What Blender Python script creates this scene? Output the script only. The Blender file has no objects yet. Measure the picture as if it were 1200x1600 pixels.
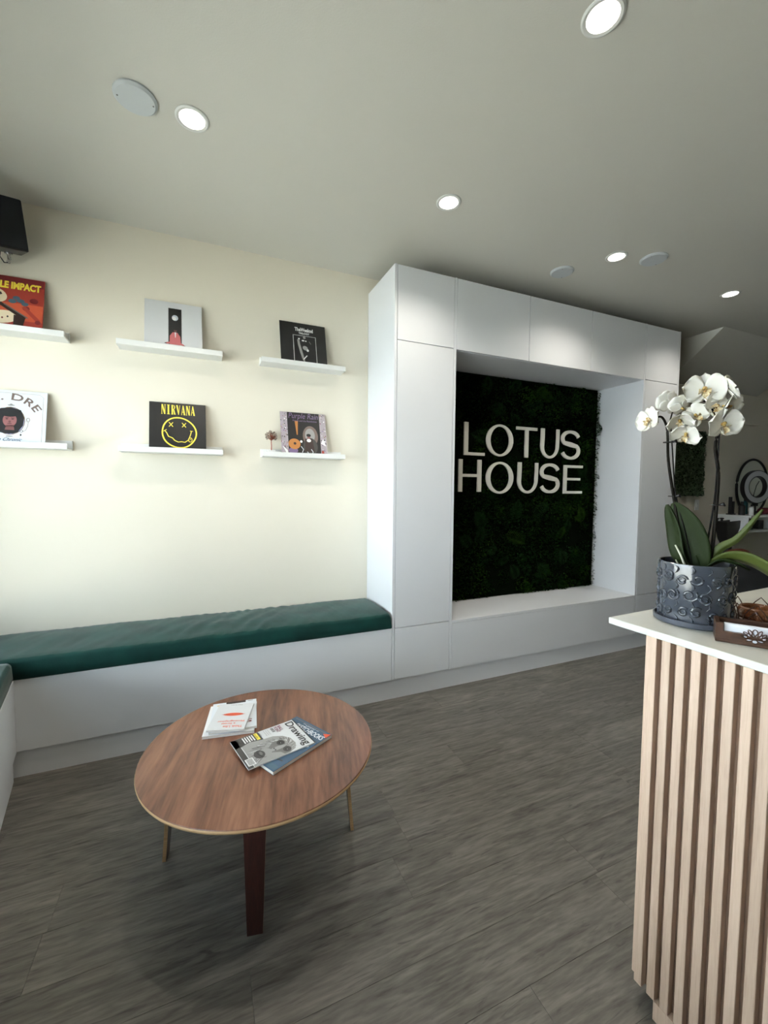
import bpy, bmesh, math, random
from mathutils import Vector, Matrix
from math import sin, cos, pi, radians as R
random.seed(7)
SC = bpy.context.scene
COL = SC.collection

# ---------------------------------------------------------------- camera
yaw, pitch, roll = 0.40699, -0.05705, 0.0075
cam_d = bpy.data.cameras.new('camera'); cam = bpy.data.objects.new('camera', cam_d); COL.objects.link(cam)
fw = Vector((sin(yaw)*cos(pitch), cos(yaw)*cos(pitch), sin(pitch)))
r0 = Vector((cos(yaw), -sin(yaw), 0)); u0 = r0.cross(fw)
rt = r0*cos(roll)+u0*sin(roll); up = -r0*sin(roll)+u0*cos(roll)
M = Matrix((rt, up, -fw)).transposed().to_4x4(); M.translation = Vector((-1.1329, -2.9487, 1.4135))
cam.matrix_world = M
cam_d.sensor_fit = 'HORIZONTAL'; cam_d.sensor_width = 36; cam_d.lens = 655.0/1200*36
cam_d.clip_start = .02; cam_d.clip_end = 200
SC.camera = cam
# ---------------------------------------------------------------- view, sky
SC.view_settings.view_transform = 'Standard'; SC.view_settings.look = 'None'
SC.view_settings.exposure = -0.28; SC.view_settings.gamma = 1; SC.view_settings.use_curve_mapping = False
DAY, LAMP = 2.4, 7.0
sun_d = bpy.data.lights.new('sun', 'SUN'); sun_d.energy = 82; sun_d.angle = R(.6); sun_d.color = (1, .97, .93)
sun = bpy.data.objects.new('sun', sun_d); COL.objects.link(sun)
sun.rotation_euler = Vector((-.60, -.15, -.78)).to_track_quat('-Z', 'Y').to_euler()
w = bpy.data.worlds.new('sky'); SC.world = w; w.use_nodes = True
nt = w.node_tree; nt.nodes.clear()
wo = nt.nodes.new('ShaderNodeOutputWorld'); bg = nt.nodes.new('ShaderNodeBackground'); bg.inputs[1].default_value = DAY
tc = nt.nodes.new('ShaderNodeTexCoord'); sp = nt.nodes.new('ShaderNodeSeparateXYZ'); rp = nt.nodes.new('ShaderNodeValToRGB')
nt.links.new(tc.outputs['Generated'], sp.inputs[0]); nt.links.new(sp.outputs['Z'], rp.inputs[0])
e = rp.color_ramp.elements; e[0].position = 0.0; e[0].color = (.74, .86, 1, 1); e[1].position = .7; e[1].color = (.62, .80, 1, 1)
nt.links.new(rp.outputs[0], bg.inputs[0]); nt.links.new(bg.outputs[0], wo.inputs[0])

CZ = 2.943      # ceiling height
FY = -.468      # front plane of the built-in joinery

# ---------------------------------------------------------------- materials
def lin(c):
    return tuple((x/255/12.92 if x/255 <= .04045 else ((x/255+.055)/1.055)**2.4) for x in c)+(1,)
def mat(name, c, rough=.5, metal=0, noise=0, nscale=8, bump=0, bscale=60, spec=.5, sheen=0, coat=0, emit=0, stretch=None, c2=None, trans=0, alpha=1):
    m = bpy.data.materials.new(name); m.use_nodes = True; t = m.node_tree; b = t.nodes['Principled BSDF']
    b.inputs['Base Color'].default_value = lin(c); b.inputs['Roughness'].default_value = rough; b.inputs['Metallic'].default_value = metal
    b.inputs['Specular IOR Level'].default_value = spec
    if sheen: b.inputs['Sheen Weight'].default_value = sheen; b.inputs['Sheen Roughness'].default_value = .35
    if coat: b.inputs['Coat Weight'].default_value = coat; b.inputs['Coat Roughness'].default_value = .08
    if trans: b.inputs['Transmission Weight'].default_value = trans
    if emit: b.inputs['Emission Color'].default_value = lin(c); b.inputs['Emission Strength'].default_value = emit
    tcn = t.nodes.new('ShaderNodeTexCoord'); mp = t.nodes.new('ShaderNodeMapping'); t.links.new(tcn.outputs['Object'], mp.inputs[0])
    if stretch: mp.inputs['Scale'].default_value = stretch
    if noise or c2:
        n = t.nodes.new('ShaderNodeTexNoise'); n.inputs['Scale'].default_value = nscale; n.inputs['Detail'].default_value = 6
        t.links.new(mp.outputs[0], n.inputs[0])
        mx = t.nodes.new('ShaderNodeMix'); mx.data_type = 'RGBA'
        mx.inputs[6].default_value = lin(c)
        mx.inputs[7].default_value = lin(c2) if c2 else tuple(v*(1-noise) for v in lin(c)[:3])+(1,)
        rr = t.nodes.new('ShaderNodeValToRGB'); rr.color_ramp.elements[0].position = .35; rr.color_ramp.elements[1].position = .65
        t.links.new(n.outputs['Fac'], rr.inputs[0]); t.links.new(rr.outputs[0], mx.inputs[0]); t.links.new(mx.outputs[2], b.inputs['Base Color'])
    if bump:
        n2 = t.nodes.new('ShaderNodeTexNoise'); n2.inputs['Scale'].default_value = bscale; n2.inputs['Detail'].default_value = 3
        t.links.new(mp.outputs[0], n2.inputs[0])
        bp = t.nodes.new('ShaderNodeBump'); bp.inputs['Strength'].default_value = bump; bp.inputs['Distance'].default_value = .002
        t.links.new(n2.outputs['Fac'], bp.inputs['Height']); t.links.new(bp.outputs[0], b.inputs['Normal'])
    return m
def wood(name, dark, mid, light, axis_scale, scale=3, rough=.45, streak=.5, rand=False, spec=.5, coat=0, dist=1.2, fine=.35, flecks=0):
    """grain runs along the axis whose scale is small"""
    m = bpy.data.materials.new(name); m.use_nodes = True; t = m.node_tree; b = t.nodes['Principled BSDF']
    b.inputs['Roughness'].default_value = rough; b.inputs['Specular IOR Level'].default_value = spec
    if coat: b.inputs['Coat Weight'].default_value = coat; b.inputs['Coat Roughness'].default_value = .2
    tcn = t.nodes.new('ShaderNodeTexCoord'); mp = t.nodes.new('ShaderNodeMapping'); mp.inputs['Scale'].default_value = axis_scale
    t.links.new(tcn.outputs['Object'], mp.inputs[0]); src = mp.outputs[0]
    oi = t.nodes.new('ShaderNodeObjectInfo')
    if rand:
        ml = t.nodes.new('ShaderNodeVectorMath'); ml.operation = 'MULTIPLY_ADD'
        cb = t.nodes.new('ShaderNodeCombineXYZ')
        for i, k in enumerate((37, 91, 53)):
            mm = t.nodes.new('ShaderNodeMath'); mm.operation = 'MULTIPLY'; mm.inputs[1].default_value = k; t.links.new(oi.outputs['Random'], mm.inputs[0]); t.links.new(mm.outputs[0], cb.inputs[i])
        ad = t.nodes.new('ShaderNodeVectorMath'); ad.operation = 'ADD'; t.links.new(src, ad.inputs[0]); t.links.new(cb.outputs[0], ad.inputs[1]); src = ad.outputs[0]
    n = t.nodes.new('ShaderNodeTexNoise'); n.inputs['Scale'].default_value = scale; n.inputs['Detail'].default_value = 8; n.inputs['Distortion'].default_value = dist; n.inputs['Roughness'].default_value = .6
    n2 = t.nodes.new('ShaderNodeTexNoise'); n2.inputs['Scale'].default_value = scale*7; n2.inputs['Detail'].default_value = 5; n2.inputs['Distortion'].default_value = .3
    t.links.new(src, n.inputs[0]); t.links.new(src, n2.inputs[0])
    ma = t.nodes.new('ShaderNodeMix'); ma.data_type = 'FLOAT'; ma.inputs[0].default_value = fine
    t.links.new(n.outputs['Fac'], ma.inputs[2]); t.links.new(n2.outputs['Fac'], ma.inputs[3])
    r = t.nodes.new('ShaderNodeValToRGB'); el = r.color_ramp.elements
    el[0].position = .5-streak*.3; el[0].color = lin(dark); el[1].position = .5+streak*.35; el[1].color = lin(light)
    q = el.new(.5); q.color = lin(mid)
    t.links.new(ma.outputs[0], r.inputs[0]); out = r.outputs[0]
    if rand:
        mx = t.nodes.new('ShaderNodeMix'); mx.data_type = 'RGBA'; mx.blend_type = 'MULTIPLY'; mx.inputs[0].default_value = 1
        mr = t.nodes.new('ShaderNodeMapRange'); mr.inputs[3].default_value = .92; mr.inputs[4].default_value = 1.07
        t.links.new(oi.outputs['Random'], mr.inputs[0]); t.links.new(out, mx.inputs[6]); t.links.new(mr.outputs[0], mx.inputs[7]); out = mx.outputs[2]
    if flecks:   # short dark checks and knots along the grain
        n3 = t.nodes.new('ShaderNodeTexNoise'); n3.inputs['Scale'].default_value = scale*2.6; n3.inputs['Detail'].default_value = 4; n3.inputs['Distortion'].default_value = 2.2
        t.links.new(src, n3.inputs[0]); r3 = t.nodes.new('ShaderNodeMapRange'); r3.inputs[1].default_value = .60; r3.inputs[2].default_value = .74; r3.inputs[3].default_value = 1; r3.inputs[4].default_value = 1-flecks
        t.links.new(n3.outputs['Fac'], r3.inputs[0]); m3 = t.nodes.new('ShaderNodeMix'); m3.data_type = 'RGBA'; m3.blend_type = 'MULTIPLY'; m3.inputs[0].default_value = 1
        t.links.new(out, m3.inputs[6]); t.links.new(r3.outputs[0], m3.inputs[7]); out = m3.outputs[2]
    t.links.new(out, b.inputs['Base Color'])
    bp = t.nodes.new('ShaderNodeBump'); bp.inputs['Strength'].default_value = .25; bp.inputs['Distance'].default_value = .001
    t.links.new(n2.outputs['Fac'], bp.inputs['Height']); t.links.new(bp.outputs[0], b.inputs['Normal'])
    return m
def glass_mat():
    m = bpy.data.materials.new('window_glass'); m.use_nodes = True; t = m.node_tree; t.nodes.clear()
    o = t.nodes.new('ShaderNodeOutputMaterial'); mx = t.nodes.new('ShaderNodeMixShader'); mx.inputs[0].default_value = .06
    a = t.nodes.new('ShaderNodeBsdfTransparent'); a.inputs[0].default_value = (.95, .97, .96, 1); g = t.nodes.new('ShaderNodeBsdfGlossy'); g.inputs['Roughness'].default_value = .02
    t.links.new(a.outputs[0], mx.inputs[1]); t.links.new(g.outputs[0], mx.inputs[2]); t.links.new(mx.outputs[0], o.inputs[0]); return m

WALL = mat('cream_wall_paint', (227, 221, 205), .75, bump=.12, bscale=240, spec=.25)
CEIL = mat('ceiling_paint', (210, 208, 199), .85, bump=.2, bscale=160, spec=.2)
WHITE = mat('white_laminate', (228, 231, 234), .38, spec=.45)
WHITE2 = mat('white_shelf_lacquer', (236, 237, 234), .4)
GREYPAINT = mat('panel_edge_white', (236, 238, 240), .35)
SUBFLOOR = mat('subfloor_dark', (38, 36, 34), .9)
PLANK = wood('grey_vinyl_plank', (62, 59, 53), (102, 99, 92), (136, 131, 123), (1.0, 8, 8), scale=1.9, rough=.42, streak=.68, rand=True, spec=.4, dist=1.6, fine=.4, flecks=.5)
WALNUT = wood('walnut_veneer', (72, 44, 32), (118, 77, 57), (146, 102, 78), (9, .9, 9), scale=1.3, rough=.36, streak=.5, spec=.45, coat=.12, dist=.5, fine=.3)
DWALNUT = wood('dark_walnut_leg', (44, 22, 20), (64, 34, 30), (84, 48, 42), (20, 20, 1.5), scale=2, rough=.3, streak=.8, coat=.3)
PLY = wood('plywood_edge', (166, 132, 90), (200, 166, 122), (222, 192, 148), (2, 2, 60), scale=3, rough=.5, streak=.8)
OAK = wood('pale_oak_slat', (166, 141, 120), (190, 166, 145), (204, 182, 162), (28, 28, 1.2), scale=2.2, rough=.55, streak=.8, rand=True, dist=.5)
OAKBACK = mat('oak_backing', (136, 110, 90), .7, noise=.2, nscale=30, stretch=(8, 8, .5))
QUARTZ = mat('pale_quartz', (226, 226, 216), .18, c2=(205, 206, 198), nscale=2.2, spec=.5)
VELVET = mat('green_velvet', (13, 62, 56), .8, noise=.35, nscale=7, bump=.3, bscale=300, sheen=.22, spec=.25)
MOSS = mat('moss_green', (24, 46, 16), .95, c2=(10, 22, 8), nscale=14, spec=.03)
MOSS2 = mat('fern_green', (20, 44, 18), .85, noise=.4, nscale=20, spec=.05)
MOSS3 = mat('light_moss_green', (38, 62, 18), .95, noise=.4, nscale=25, spec=.03)
MOSSB = mat('moss_backing_board', (8, 15, 6), .95, spec=.03)
SIGN = mat('sign_offwhite', (214, 213, 203), .55)
BLACK = mat('black_plastic', (14, 14, 15), .5)
BLACKL = mat('black_leather', (7, 7, 7), .6, bump=.2, spec=.2)
GRILLE = mat('black_speaker_cloth', (12, 13, 17), .85, bump=.8, bscale=700)
CHROME = mat('chrome', (200, 200, 202), .15, metal=1)
GLASS = glass_mat()
LAMPM = mat('lamp_diffuser', (255, 250, 240), .5, emit=LAMP)
TRIMR = mat('lamp_trim_white', (225, 226, 222), .5)
PLATE = mat('plate_grey_white', (200, 205, 207), .5)
POT = mat('glazed_slate_ceramic', (60, 65, 73), .14, noise=.2, nscale=18, coat=.5)
SAUCER = mat('slate_ceramic_matte', (66, 70, 79), .4)
BARK = mat('potting_bark', (44, 32, 24), .95, noise=.5, nscale=60, bump=1, bscale=90)
LEAF = mat('orchid_leaf', (52, 64, 20), .55, c2=(72, 82, 32), nscale=6, spec=.3)
LEAFD = mat('orchid_leaf_dark', (26, 38, 10), .6, noise=.2, spec=.15)
STEM = mat('orchid_stem', (24, 20, 14), .75, noise=.3, nscale=40, spec=.15)
STAKE = mat('dark_stake', (12, 10, 10), .75, spec=.15)
ROOT = mat('aerial_root', (196, 196, 176), .7)
def petal_mat():
    m = mat('white_petal', (222, 219, 208), .6, bump=.25, bscale=90, spec=.3)
    b = m.node_tree.nodes['Principled BSDF']; b.inputs['Subsurface Weight'].default_value = .15; b.inputs['Subsurface Radius'].default_value = (.01, .01, .008)
    return m
PETAL = petal_mat()
LIP = mat('orchid_lip', (226, 214, 176), .5, c2=(150, 118, 62), nscale=120)
LIPC = mat('orchid_column', (128, 88, 50), .5, c2=(196, 170, 92), nscale=90)
DWOOD = wood('dark_stained_box', (40, 24, 16), (66, 42, 28), (92, 62, 42), (6, 6, 30), scale=2.5, rough=.4, streak=.8, coat=.2)
LWOOD = mat('lotus_cut_wood', (66, 40, 22), .5, noise=.3, nscale=80)
CARD = mat('white_card', (236, 238, 242), .5)
AMBER = mat('amber_glass', (176, 120, 84), .12, trans=.55, noise=.3, nscale=20, coat=.3)
REDWOOD = mat('red_brown_armrest', (112, 44, 28), .35, noise=.2, nscale=20)
PAGES = mat('page_edges', (226, 224, 216), .8, noise=.12, nscale=300, stretch=(1, 1, 12))
def flat(name, c, rough=.45): return mat(name, c, rough)
P_BLK = flat('print_black', (20, 20, 21)); P_WHT = flat('print_white', (232, 232, 232)); P_YEL = flat('print_yellow', (236, 214, 74))
P_PALE = flat('print_pale_blue_white', (222, 228, 234)); P_LGREY = flat('print_light_grey', (214, 216, 218))
P_RED = flat('print_brick_red', (158, 58, 48)); P_DRED = flat('print_dark_red', (118, 38, 42)); P_ORG = flat('print_orange_red', (190, 84, 56))
P_CREAM = flat('print_cream', (222, 208, 180)); P_TEAL = flat('print_slate_blue', (70, 96, 112)); P_DBR = flat('print_dark_brown', (52, 36, 32))
P_SKIN = flat('print_skin', (142, 92, 92)); P_SKIN2 = flat('print_skin_dark', (104, 64, 62)); P_LILAC = flat('print_lilac', (150, 156, 196))
P_PINK = flat('print_dusty_pink', (186, 98, 100)); P_GOLD = flat('print_gold_brown', (140, 116, 90)); P_PURP = flat('print_purple', (124, 104, 140))
P_MAUVE = flat('print_mauve', (164, 154, 160)); P_AMB = flat('print_amber', (176, 116, 58)); P_GREY = flat('print_grey', (110, 108, 106))
P_DGREY = flat('print_dark_grey', (62, 61, 60)); P_MGREY = flat('print_mid_grey', (150, 149, 147)); P_NAVY = flat('print_steel_blue', (62, 88, 112))
P_CORAL = flat('print_coral', (226, 92, 58)); P_MAG = flat('print_plum', (130, 60, 90)); P_TAUPE = flat('print_taupe', (112, 96, 90))
P_SILV = flat('print_silver', (196, 202, 212))

# ---------------------------------------------------------------- helpers
def thing(name, label, cat, loc=(0, 0, 0), rot=(0, 0, 0), group=None):
    o = bpy.data.objects.new(name, None); COL.objects.link(o); o.empty_display_size = .1
    o.location = loc; o.rotation_euler = rot; o['label'] = label; o['category'] = cat
    if group: o['group'] = group
    return o
def tag(o, label, cat, group=None):
    o['label'] = label; o['category'] = cat
    if group: o['group'] = group
    return o
def struct(o): o['kind'] = 'structure'; return o
class MB:
    def __init__(s): s.v = []; s.f = []; s.m = []
    def add(s, vs, fs, m=0):
        b = len(s.v); s.v += [tuple(p) for p in vs]; s.f += [tuple(i+b for i in f) for f in fs]; s.m += [m]*len(fs); return s
    def box(s, x0, x1, y0, y1, z0, z1, m=0, M=None):
        vs = [Vector((x, y, z)) for x in (x0, x1) for y in (y0, y1) for z in (z0, z1)]
        if M is not None: vs = [M @ v for v in vs]
        return s.add(vs, [(0, 1, 3, 2), (4, 6, 7, 5), (0, 4, 5, 1), (2, 3, 7, 6), (0, 2, 6, 4), (1, 5, 7, 3)], m)
    def rings(s, rings, m=0, caps=True, closed=True):
        n = len(rings[0]); b = len(s.v)
        for r in rings: s.v += [tuple(p) for p in r]
        k = n if closed else n-1
        for i in range(len(rings)-1):
            for j in range(k):
                s.f.append((b+i*n+j, b+i*n+(j+1) % n, b+(i+1)*n+(j+1) % n, b+(i+1)*n+j)); s.m.append(m)
        if caps and closed:
            s.f.append(tuple(b+j for j in reversed(range(n)))); s.m.append(m)
            s.f.append(tuple(b+(len(rings)-1)*n+j for j in range(n))); s.m.append(m)
        return s
    def lathe(s, prof, c=(0, 0, 0), n=32, m=0, caps=True):
        return s.rings([[(c[0]+r*cos(2*pi*j/n), c[1]+r*sin(2*pi*j/n), c[2]+z) for j in range(n)] for r, z in prof], m, caps)
    def tube(s, pts, rad, n=8, m=0, flat=1):
        pts = [Vector(p) for p in pts]; rs = []
        for i, p in enumerate(pts):
            d = (pts[min(i+1, len(pts)-1)]-pts[max(i-1, 0)]).normalized()
            a = d.cross(Vector((0, 0, 1)));
            if a.length < .1: a = d.cross(Vector((1, 0, 0)))
            a.normalize(); bb = a.cross(d); r = rad[i] if isinstance(rad, (list, tuple)) else rad
            rs.append([p+a*r*cos(2*pi*j/n)+bb*r*flat*sin(2*pi*j/n) for j in range(n)])
        return s.rings(rs, m)
    def poly(s, pts, h0, h1, m=0, ax='z'):
        """prism from a 2-D outline; ax z: (x,y) extruded in z; ax y: (x,z) extruded along y"""
        n = len(pts)
        P = (lambda p, h: (p[0], p[1], h)) if ax == 'z' else ((lambda p, h: (p[0], h, p[1])) if ax == 'y' else (lambda p, h: (h, p[0], p[1])))
        s.add([P(p, h0) for p in pts]+[P(p, h1) for p in pts], [tuple(reversed(range(n))), tuple(range(n, 2*n))]+[(i, (i+1) % n, n+(i+1) % n, n+i) for i in range(n)], m)
        return s
    def build(s, name, mats, parent=None, smooth=False, bevel=0, world=False, seg=2, fix=True):
        me = bpy.data.meshes.new(name); vs = s.v
        if world and parent is not None:
            pm = chain(parent).inverted(); vs = [pm @ Vector(v) for v in vs]
        me.from_pydata(vs, [], s.f)
        if not isinstance(mats, (list, tuple)): mats = [mats]
        for m in mats: me.materials.append(m)
        me.polygons.foreach_set('material_index', s.m)
        if bevel or fix:
            bm = bmesh.new(); bm.from_mesh(me)
            bmesh.ops.recalc_face_normals(bm, faces=bm.faces)
            if bevel:
                es = [e for e in bm.edges if len(e.link_faces) == 2 and e.calc_face_angle(0) > .5]
                bmesh.ops.bevel(bm, geom=es, offset=bevel, segments=seg, profile=.5, affect='EDGES')
            bm.to_mesh(me); bm.free()
        if smooth:
            me.polygons.foreach_set('use_smooth', [True]*len(me.polygons))
            if smooth == 'auto': me.set_sharp_from_angle(angle=R(35))
        o = bpy.data.objects.new(name, me); COL.objects.link(o)
        if parent is not None: o.parent = parent
        return o
def chain(o):
    m = Matrix.LocRotScale(o.location, o.rotation_euler, o.scale)
    return chain(o.parent) @ m if o.parent else m
def box(name, m, x0, x1, y0, y1, z0, z1, parent=None, bevel=0, world=True):
    return MB().box(x0, x1, y0, y1, z0, z1).build(name, m, parent, bevel=bevel, world=world)
def copy_tree(o, parent=None):
    c = o.copy(); COL.objects.link(c); c.parent = parent
    for ch in [x for x in bpy.data.objects if x.parent == o]: copy_tree(ch, c)
    return c
def rib(pts, w):
    """outline strip for a 2-D stroke: list of quads (each 4 points)"""
    n = len(pts); L = []; Rr = []
    for i, p in enumerate(pts):
        a = Vector(pts[max(i-1, 0)]); b = Vector(pts[min(i+1, n-1)]); d = (b-a)
        d = d.normalized() if d.length > 0 else Vector((1, 0)); nn = Vector((-d.y, d.x)); ww = w[i] if isinstance(w, (list, tuple)) else w
        L.append(Vector(p)+nn*ww/2); Rr.append(Vector(p)-nn*ww/2)
    return [[L[i], L[i+1], Rr[i+1], Rr[i]] for i in range(n-1)], L, Rr
def arc(cx, cy, rx, ry, a0, a1, n=16):
    return [(cx+rx*cos(R(a0+(a1-a0)*i/n)), cy+ry*sin(R(a0+(a1-a0)*i/n))) for i in range(n+1)]
_tc = {}
def text2d(body, bold=0, space=1.0):
    k = (body, bold, space)
    if k not in _tc:
        c = bpy.data.curves.new('t', 'FONT'); c.body = body; c.size = 1; c.offset = bold; c.space_character = space; c.resolution_u = 3
        o = bpy.data.objects.new('t', c); COL.objects.link(o)
        dg = bpy.context.evaluated_depsgraph_get(); me = bpy.data.meshes.new_from_object(o.evaluated_get(dg))
        vs = [(v.co.x, v.co.y) for v in me.vertices]; fs = [tuple(p.vertices) for p in me.polygons]
        bpy.data.objects.remove(o); bpy.data.curves.remove(c); bpy.data.meshes.remove(me)
        x0 = min(v[0] for v in vs); x1 = max(v[0] for v in vs); y0 = min(v[1] for v in vs); y1 = max(v[1] for v in vs)
        _tc[k] = ([((a-x0)/(x1-x0), (b-y0)/(y1-y0)) for a, b in vs], fs)
    return _tc[k]
class Print:
    """flat print in unit (u,v) page space; to3 maps (u,v,h) to local 3-D"""
    def __init__(s, to3): s.to3 = to3; s.mb = MB(); s.mats = []
    def mi(s, m):
        if m not in s.mats: s.mats.append(m)
        return s.mats.index(m)
    def shape(s, pts, m, h=1): s.mb.add([s.to3(p[0], p[1], h) for p in pts], [tuple(range(len(pts)))], s.mi(m)); return s
    def rect(s, a, b, c, d, m, h=1): return s.shape([(a, b), (c, b), (c, d), (a, d)], m, h)
    def ell(s, cx, cy, rx, ry, m, h=1, n=24, rot=0):
        q = []
        for i in range(n):
            x, y = rx*cos(2*pi*i/n), ry*sin(2*pi*i/n); q.append((cx+x*cos(rot)-y*sin(rot), cy+x*sin(rot)+y*cos(rot)))
        return s.shape(q, m, h)
    def line(s, pts, w, m, h=1):
        for q in rib(pts, w)[0]: s.shape(q, m, h)
        return s
    def ring(s, cx, cy, rx, ry, w, m, h=1, a0=0, a1=360, n=28): return s.line(arc(cx, cy, rx, ry, a0, a1, n), w, m, h)
    def text(s, body, x0, y0, x1, y1, m, h=2, bold=0, f=None, shear=0, space=1.0):
        vs, fs = text2d(body, bold, space)
        g = f or (lambda a, b: (x0+a*(x1-x0)+b*shear, y0+b*(y1-y0)))
        s.mb.add([s.to3(*g(a, b), h) for a, b in vs], fs, s.mi(m)); return s
    def build(s, name, parent): return s.mb.build(name, s.mats, parent, fix=False)

# ---------------------------------------------------------------- room shell
XR = 8.6; YF = -5.2
def lw(y, off=0.):     # x of the left wall at depth y (the wall stands 11 degrees off square)
    return -2.538-.2*y+off
o = MB().poly([(lw(0)-.15, .12), (lw(YF)-.15, YF-.12), (XR+.12, YF-.12), (XR+.12, .12)], -.12, -.012).build('floor', SUBFLOOR); struct(o)
# vinyl planks, running along x
plank = MB().box(.0003, 1.2197, .0003, .1772, -.012, 0).build('plank', PLANK, o, bevel=.0005, seg=1)
y0 = -1.7365-.1775*19; first = True; cnt = 0
for k in range(27):
    y = y0+.1775*k
    if y < YF-.05 or y > -.40: continue
    shift = {18: -.4888, 19: -.4805+.36, 20: -.4}.get(k, ((k*.47) % 1.22)-.5)
    shift = -.4888 if k == 19 else ( .1900 if k == 18 else shift)
    x = shift-1.22*4
    while x < 5.6:
        if x+1.22 > lw(y)-.02:
            p = plank if first else plank.copy()
            if not first: COL.objects.link(p)
            p.parent = o; p.location = (x, y, 0); first = False; cnt += 1
        x += 1.22
struct(MB().box(5.6, XR, YF, 0, -.012, -.001).build('floor_far_end', PLANK))
bpy.data.objects['floor_far_end'].name = 'trim_6'
struct(MB().poly([(lw(0)-.15, .12), (lw(YF)-.15, YF-.12), (XR+.12, YF-.12), (XR+.12, .12)], CZ, CZ+.12).build('ceiling', CEIL))
struct(MB().box(lw(0)-.1, XR+.12, 0, .12, 0, CZ).build('wall_back', WALL))
struct(MB().box(XR, XR+.12, YF, 0, 0, CZ).build('wall_right', WALL))
# left wall with a shop window above the bench
LW = MB(); WHD = 2.3
def lseg(ya, yb, z0, z1, t=.14, off=0, mb=None):
    (mb or LW).poly([(lw(ya)+off, ya), (lw(yb)+off, yb), (lw(yb)+off-t, yb), (lw(ya)+off-t, ya)], z0, z1)
lseg(0, -.18, 0, CZ); lseg(-3.1, YF, 0, CZ); lseg(-.18, -3.1, 0, .62); lseg(-.18, -3.1, WHD, CZ)
struct(LW.build('wall_left', WALL))
wf = MB()
lseg(-.18, -3.1, .62, .68, .1, -.02, wf); lseg(-.18, -3.1, WHD-.06, WHD, .1, -.02, wf)
for a in (-.18, -1.6, -3.04): lseg(a, a-.06, .62, WHD, .1, -.02, wf)
wf = struct(wf.build('window_1', BLACK)); g = MB(); lseg(-.22, -3.06, .66, WHD-.04, .008, -.06, g); g.build('pane', GLASS, wf)
x_l = lw(YF)-.15
struct(MB().box(x_l, XR, YF-.14, YF, 0, CZ).build('wall_front', WALL))
struct(MB().box(-30, 30, -30, 30, -.3, -.16).build('trim_5', mat('pavement_concrete', (206, 206, 200), .9, noise=.08, nscale=3)))
# added out of view: canopy blocks high sky, facade bounces sunlight in low
cn = MB(); lseg(-.1, -3.2, WHD+.15, WHD+.21, .35, -.14, cn); struct(cn.build('trim_7', mat('added_canopy_grey', (96, 98, 100), .8)))
struct(MB().box(-10.4, -10, -16, 10, -.2, 5.4).build('trim_8', mat('bounce_facade_render', (212, 222, 236), .9)))
# light portals in the window opening
def portal(loc, rot, sx, sy):
    l = bpy.data.lights.new('window_portal', 'AREA'); l.shape = 'RECTANGLE'; l.size = sx; l.size_y = sy; l.cycles.is_portal = True
    ob = bpy.data.objects.new('window_portal', l); COL.objects.link(ob); ob.location = loc; ob.rotation_euler = rot
ang = math.atan(.2)
portal((lw(-1.64)-.16, -1.64, 1.46), (0, R(-90), ang), 1.68, 3.0)

# stair soffit hanging from the ceiling at the far end of the room
struct(MB().poly([(-.52, CZ), (0, 2.53), (0, CZ)], 3.36, 5.015, ax='x').build('trim_1', CEIL))
struct(MB().box(3.36, 5.015, -.06, 0, 2.2, 2.53).build('trim_2', WALL))
# toe kick under the joinery
struct(MB().box(-2.6, 2.826, FY+.013, FY+.031, 0, .1336).build('baseboard_back', WHITE))
a = FY-.02
struct(MB().poly([(lw(a)+.455, a), (lw(-5.0)+.455, -5.0), (lw(-5.0)+.435, -5.0), (lw(a)+.435, a)], 0, .1336).build('baseboard_left', WHITE))

# ---------------------------------------------------------------- built-in joinery
x1, x2, x3, x4, x6 = .464, 1.095, 1.727, 2.356, 2.826
HT, HD, HA, HB, HP = 2.831, 2.3618, 2.3568, .4825, .1336
def door(par, xa, xb, za, zb, name='door'):
    g = .0025
    return MB().box(xa+g, xb-g, FY, FY+.018, za+g, zb-g).build(name, WHITE, par, bevel=.0008, world=True, seg=1)
def tall(xa, xb, label):
    t = thing('tall_cabinet', label, 'cabinet', (xa, FY, 0))
    box('side_panel', WHITE, xa, xa+.018, FY, -.002, HP, HT, t, .0008); box('side_panel', WHITE, xb-.018, xb, FY, -.002, HP, HT, t, .0008)
    c = MB(); c.box(xa+.018, xb-.018, FY+.021, -.002, HP, HP+.018); c.box(xa+.018, xb-.018, FY+.021, -.002, HT-.018, HT); c.box(xa+.018, xb-.018, -.02, -.002, HP, HT)
    c.box(xa+.018, xb-.018, FY+.021, -.02, HD-.01, HD+.008)
    c.build('carcass', WHITE, t, world=True)
    for za, zb in ((HP, HB), (HB, HD), (HD, HT)): door(t, xa+.0185, xb-.0185, za, zb)
    return t
tall(0, x1, 'white tall cabinet with three flat doors at the end of the green cushion')
tall(x4, x6, 'white tall cabinet with three flat doors right of the lettered alcove')
for i, (xa, xb, lb) in enumerate(((x1, x2, 'flat white overhead cabinet at the left end above the alcove'), (x2, x3, 'flat white overhead cabinet in the middle above the alcove'), (x3, x4, 'flat white overhead cabinet at the right end above the alcove'))):
    t = thing('overhead_cabinet', lb, 'cabinet', (xa, FY, HA), group='overhead cabinets above the alcove')
    c = MB(); e0 = .0005
    c.box(xa+e0, xb-e0, FY+.019, -.002, HA, HA+.018); c.box(xa+e0, xb-e0, FY+.019, -.002, HT-.018, HT)
    c.box(xa+e0, xa+.018, FY+.019, -.002, HA+.018, HT-.018); c.box(xb-.018, xb-e0, FY+.019, -.002, HA+.018, HT-.018)
    c.build('carcass', WHITE, t, world=True); door(t, xa, xb, HA, HT)
t = thing('alcove_base_unit', 'long low white drawer unit forming the ledge under the green wall', 'cabinet', (x1, FY, 0))
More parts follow.
